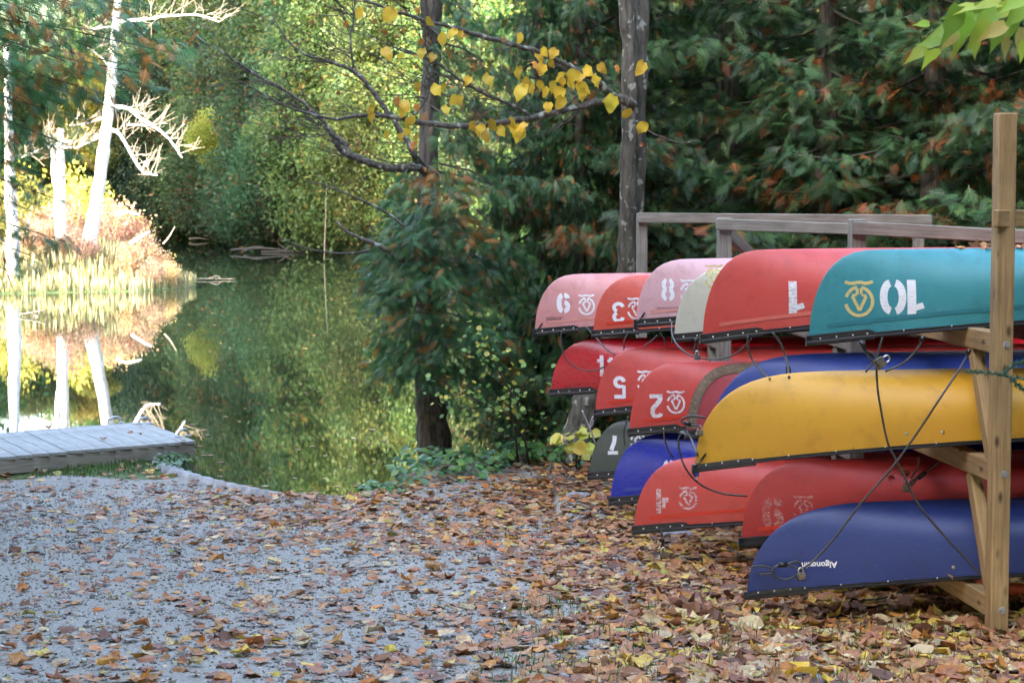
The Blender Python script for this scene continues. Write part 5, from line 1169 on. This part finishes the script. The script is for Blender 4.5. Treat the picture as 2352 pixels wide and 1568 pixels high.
m = MB(); m.tube([Vector(P(520, 323, dy))-o.location, Vector(P(560, 328, dy))-o.location, Vector(P(608, 326, dy))-o.location], [.06, .05, .02], 5); m.obj('dead_branch', M['white_bark'], o, True)
for i, px in enumerate(range(290, 1010, 36)):  # bushes added over the sunlit bank to make the waterline dark
    d = 84.0; px += random.uniform(-8, 8)
    while float(sdist(LAKE, np.array([(px-1176)/FPX*d]), np.array([d]))[0]) > -.2: d += .5
    place_tree('shade_filler_bush', FARV['cedar'][i % 2][:1], (px-1176)/FPX*d, d, i*1.1, random.uniform(.30, .42), f'low bush added to darken the far waterline, {(ORD+["eighteenth", "nineteenth", "twentieth", "twenty first"])[i]} from the left', 'bush', 'bushes added along the far waterline', ('foliage',), sz=random.uniform(.16, .24), z=-.18)
# fallen branches and a dead pole at the far waterline
def stickthing(label, paths, mat, name='driftwood', cat='driftwood', group=None):
    q0 = paths[0][0][0]; o = empty(name, (q0.x, q0.y, max(0, gz1(q0.x, q0.y)))); tag(o, label, cat, group)
    for pts, rad in paths:
        m = MB(); q = catmull(pts, 4); k = len(q); m.tube(q, list(np.interp(np.linspace(0, 1, k), np.linspace(0, 1, len(rad)), rad)), 6); offs(m.obj('limb' if len(paths) > 1 else 'log', mat, None, True), o)
    return o
D0 = 90.0
stickthing('tangle of pale fallen branches at the far waterline', [([P(530, 574, D0), P(600, 570, D0), P(680, 577, D0)], [.06, .05, .03]), ([P(560, 577, D0), P(580, 568, D0), P(605, 566, D0)], [.07, .05, .02]), ([P(650, 577, D0), P(672, 565, D0), P(700, 562, D0)], [.05, .04, .02]), ([P(665, 576, D0), P(648, 566, D0), P(640, 560, D0)], [.05, .04, .02]), ([P(600, 578, D0), P(650, 578, D0), P(705, 577, D0)], [.05, .045, .03])], M['twig'])
stickthing('dead upright pole standing in the water near the far bank', [([P(745, 600, 79.5), P(746, 560, 79.5), P(748, 500, 79.5), P(750, 430, 79.5)], [.03, .026, .022, .012])], M['twig'], 'dead_pole', 'dead tree')
stickthing('pale log floating at the dark far shore', [([P(435, 549, 108), P(455, 547, 108), P(480, 550, 108)], [.07, .06, .03])], M['grey_twig'])
# ------------------------------------------------------------------ peninsula
DP = 60.0
def dead_tree(label, trunk, rad, branches, d, tw=True):
    b = trunk[0]; q = P(*b, d); zb = gz1(q.x, q.y); o = empty('dead_birch', (q.x, q.y, zb)); tag(o, label, 'dead tree')
    m = MB(); pts = [Vector((q.x, q.y, min(zb, q.z)-.2))] + [P(*t, d) for t in trunk]; ptube(m, pts, [rad[0]]+list(rad), 10); offs(m.obj('trunk', M['white_bark'], None, True), o)
    mtw = MB()
    for br_, r in branches:
        m = MB(); k = len(br_); pt = [P(*C6(*t), d-.25*i) for i, t in enumerate(br_)]; qq = ptube(m, pt, list(np.linspace(r*.72, r*.25, k)), 7, 5); offs(m.obj('branch', M['white_bark'], None, True), o)
        for i in range(4, len(qq), 2):
            for _ in range(2):
                a = Vector((random.uniform(-.2, 1), random.uniform(-.5, .5), random.uniform(-.3, 1))).normalized(); l = random.uniform(.25, .8); p2 = qq[i]+a*l; mtw.tube([qq[i], qq[i]+a*l*.5+Vector((0, 0, .04)), p2], [.012, .009, .004], 4, False)
                for w_ in range(2): mtw.tube([qq[i]+a*l*.5, p2+Vector((random.uniform(-.2, .3), 0, random.uniform(-.1, .35)))], [.007, .004], 4, False)
    if tw and branches: offs(kind(mtw.obj('twigs', M['grey_twig'], None), 'stuff'), o)
dead_tree('bleached leaning dead tree with long white branches on the grassy point', [(205, 560), (215, 500), (228, 420), (240, 330), (250, 250), (258, 160), (264, 80), (272, -20), (280, -200)], [.24, .21, .19, .17, .15, .13, .11, .09, .04],
   [([(555, 650), (600, 670), (640, 740), (700, 840), (730, 870), (790, 880)], .085), ([(580, 535), (650, 548), (700, 590), (780, 640), (850, 700), (915, 792)], .085), ([(520, 590), (440, 618), (350, 632)], .06), ([(500, 690), (430, 722), (380, 748)], .05), ([(600, 110), (730, 100), (850, 80), (1000, 78), (1100, 112)], .07), ([(640, 625), (700, 628), (760, 630)], .05), ([(590, 420), (520, 300), (420, 230)], .05), ([(610, 180), (560, 140), (440, 150), (400, 140)], .05)], DP)
dead_tree('short bleached dead trunk left of the leaning dead tree', [(140, 600), (140, 540), (138, 450), (139, 370), (140, 295)], [.19, .17, .15, .13, .09], [([(270, 740), (330, 740), (395, 742)], .05), ([(300, 735), (230, 740), (150, 775), (110, 790)], .05), ([(320, 715), (360, 708)], .05)], DP-.6)
dead_tree('thin forked dead stem beside the short bleached trunk', [(136, 600), (132, 460), (124, 400), (120, 330), (112, 312)], [.12, .09, .07, .06, .03], [([(262, 700), (235, 690), (215, 660)], .04)], DP-.3)
dead_tree('bleached trunk at the left frame edge on the grassy point', [(28, 664), (30, 600), (29, 520), (24, 440), (20, 300), (16, 100)], [.21, .19, .17, .15, .12, .08], [], 57.4)
# tall grass and shrubs on the point
N = 36000; gx = rng.uniform(-19, -8.9, N); gy = rng.uniform(55.8, 66, N); k = sdist(PEN, gx, gy) > .02; gx, gy = gx[k], gy[k]
hh = .35+.45*sst(0, 2.0, sdist(PEN, gx, gy))
blades(len(gx), gx, gy, lambda n: hh[:n]*rng.uniform(.5, 1.25, n), [(.52, .46, .26), (.44, .43, .19), (.56, .49, .31), (.37, .39, .15)], 'tall_grass', 'tall sunlit straw and green grass covering the point', .009, .35)
sm = [crown_mesh([(0, 0, .55, .55, .5), (.35, .1, .8, .4, .4), (-.35, 0, .7, .42, .42), (.05, .2, 1.15, .35, .35)], 420, pal, [.4, .3, .3], .13, .2) for pal in ([(.42, .22, .13), (.47, .32, .18), (.42, .34, .14)], [(.32, .30, .06), (.40, .34, .07), (.26, .28, .06)], [(.48, .34, .22), (.47, .38, .21), (.42, .27, .18)])]
tw = MB()
for k in range(9): a = k*.7; tw.tube([(0, 0, -.1), (math.cos(a)*.25, math.sin(a)*.25, .6), (math.cos(a)*.5, math.sin(a)*.5, 1.2)], [.02, .014, .005], 4, False)
twm = tw.mesh('stems', M['grey_twig'])
SH = [(345, 575, 58.6, .6, 2, 'pinkish low shrub at the water edge near the point tip'), (300, 560, 58.9, .8, 0, 'red leaved shrub at the front of the point below the leaning tree'), (180, 550, 59.2, 1.0, 2, 'pink shrub at the front between the two dead trees'), (95, 555, 59.0, 1.0, 0, 'reddish shrub at the front left of the short dead trunk'), (50, 560, 59.3, .9, 2, 'pink shrub at the front near the left frame edge'), (265, 480, 62.5, 1.5, 0, 'tall reddish shrub rising behind the foot of the leaning tree'), (395, 560, 59.2, .55, 0, 'red leaved shrub at the tip of the grassy point'), (360, 545, 60.0, .75, 0, 'red leaved shrub just left of the point tip'), (325, 530, 60.5, .9, 2, 'pinkish shrub on the point right of the leaning dead tree'), (290, 520, 61, 1.1, 0, 'reddish shrub close beside the leaning dead tree'), (250, 520, 61.5, 1.3, 2, 'tall pinkish shrub behind the leaning dead tree'), (205, 490, 63, 1.7, 1, 'tall yellow shrub between the two dead trees'), (170, 500, 62, 1.4, 2, 'pinkish shrub behind the short dead trunk'), (110, 510, 61, 1.3, 2, 'pale pink shrub left of the short dead trunk'), (70, 520, 61.5, 1.2, 0, 'reddish shrub toward the left of the point'), (20, 510, 62, 1.5, 1, 'yellow shrub at the left frame edge'), (240, 430, 66, 2.0, 1, 'yellow tall bush farthest back on the point'), (60, 440, 67, 2.2, 1, 'yellow bush far back at left on the point'), (140, 420, 68, 2.4, 1, 'large yellow bush far back behind the short dead trunk')]
for i, (px, py, d, sc, v, lab) in enumerate(SH):
    q = P(px, py, d); place_tree('shrub', (sm[v], twm), q.x, d, i*1.3, sc, lab, 'shrub', 'shrubs on the grassy point', ('foliage', 'stems'))
stickthing('low log with bright bits floating off the tip of the point', [([P(410, 641, 64.6), P(470, 640, 64.6), P(542, 641, 64.6)], [.02, .018, .01]), ([P(480, 640, 64.6), P(497, 634, 64.6), P(508, 640, 64.6)], [.02, .025, .012])], M['grey_twig'])
stickthing('dark branch lying in shallow water below the left trunks', [([P(45, 722, 47), P(75, 718, 47), P(108, 711, 47)], [.03, .03, .012]), ([P(70, 718, 47), P(88, 728, 47), P(104, 732, 47)], [.025, .02, .01])], M['branchbark'])
stickthing('bare twig leaning out over the tip of the point', [([P(375, 560, 59.4), P(388, 545, 59.4), P(402, 520, 59.4)], [.03, .025, .01])], M['grey_twig'])
stickthing('pale broken stick standing among shrubs on the point', [([P(262, 495, 60.2), P(290, 487, 60.2), P(322, 494, 60.2)], [.05, .045, .03])], M['white_bark'])
stickthing('pale stump leaning at the edge of the point', [([P(300, 560, 59.2), P(322, 545, 59.2), P(345, 532, 59.2)], [.06, .055, .03])], M['white_bark'])
# leaves afloat
N = 90; px_ = rng.uniform(420, 900, N); py_ = rng.uniform(620, 1130, N); pos = np.array([tuple(PZ(a, b, .006)) for a, b in zip(px_, py_)]); an = rng.uniform(0, 6.28, N)
T, Fc = LS[6]; V, F, C = scatter(T*np.array([1, 1, .3]), Fc, frames(np.stack([np.cos(an), np.sin(an), an*0], 1), np.tile((0, 0, 1.0), (N, 1)))*rng.uniform(.06, .13, N)[:, None, None], pos, pick(LIT, litter_w(.5), N))
kind(link(bpy.data.objects.new('floating_leaves', np_mesh('floating_leaves', V, F, M['litter'], C))), 'stuff')['label'] = 'scattered fallen leaves floating on the pond'

# ------------------------------------------------------------------ tall trees around the lot, outside the picture, that keep it in shade
SHADE = []
for x in (-14, -18, -23, -28): 
    for y in (15, 9.5, 4, -2, -8): SHADE.append((x+random.uniform(-1.2, 1.2), y+random.uniform(-1.2, 1.2)+(-x-11)*-.25))
SHADE += [(-10.5, 5.5), (-9.5, .5), (-12.3, 12.5), (-13.2, 18.5), (-17.5, 20.5), (-14, 23), (-4, -9), (-12, -14), (-20, -16), (0, -11), (4, -14), (8, -10), (12, -13), (13, -6), (16, -9), (13, -1), (14, 4), (13, 9), (14.5, 14), (18, 2), (19, 10), (-8, -8), (17, 17)]
for i, (x, y) in enumerate(SHADE):
    v = FARV['broad'][i % 2]; place_tree('tall_tree', v, x, y, i*1.3, random.uniform(1.35, 1.6), 'tall leafy tree of the grove around the lot, outside the view', 'tree', 'grove around the lot', ('crown', 'trunk'))
# unseen trees added left of the pond to shade the far bank
for i, (x, y, sc) in enumerate([(-32, 90, 2.1), (-31.5, 85, 2.1), (-30.5, 80.5, 2.0), (-29, 76.5, 2.0), (-36, 84, 2.1), (-35, 78, 2.1), (-36, 91, 2.1), (-33, 96, 2.1), (-25.5, 70.5, 1.4), (-23, 74, 1.35), (-29, 67.5, 1.4), (-33, 64, 1.4)]):
    v = FARV['broad'][i % 2]; place_tree('tall_tree', v, x, y, i*1.7, sc, 'unseen tall tree added on the left shore to shade the far bank', 'tree', 'shade trees added on the left shore', ('crown', 'trunk'))
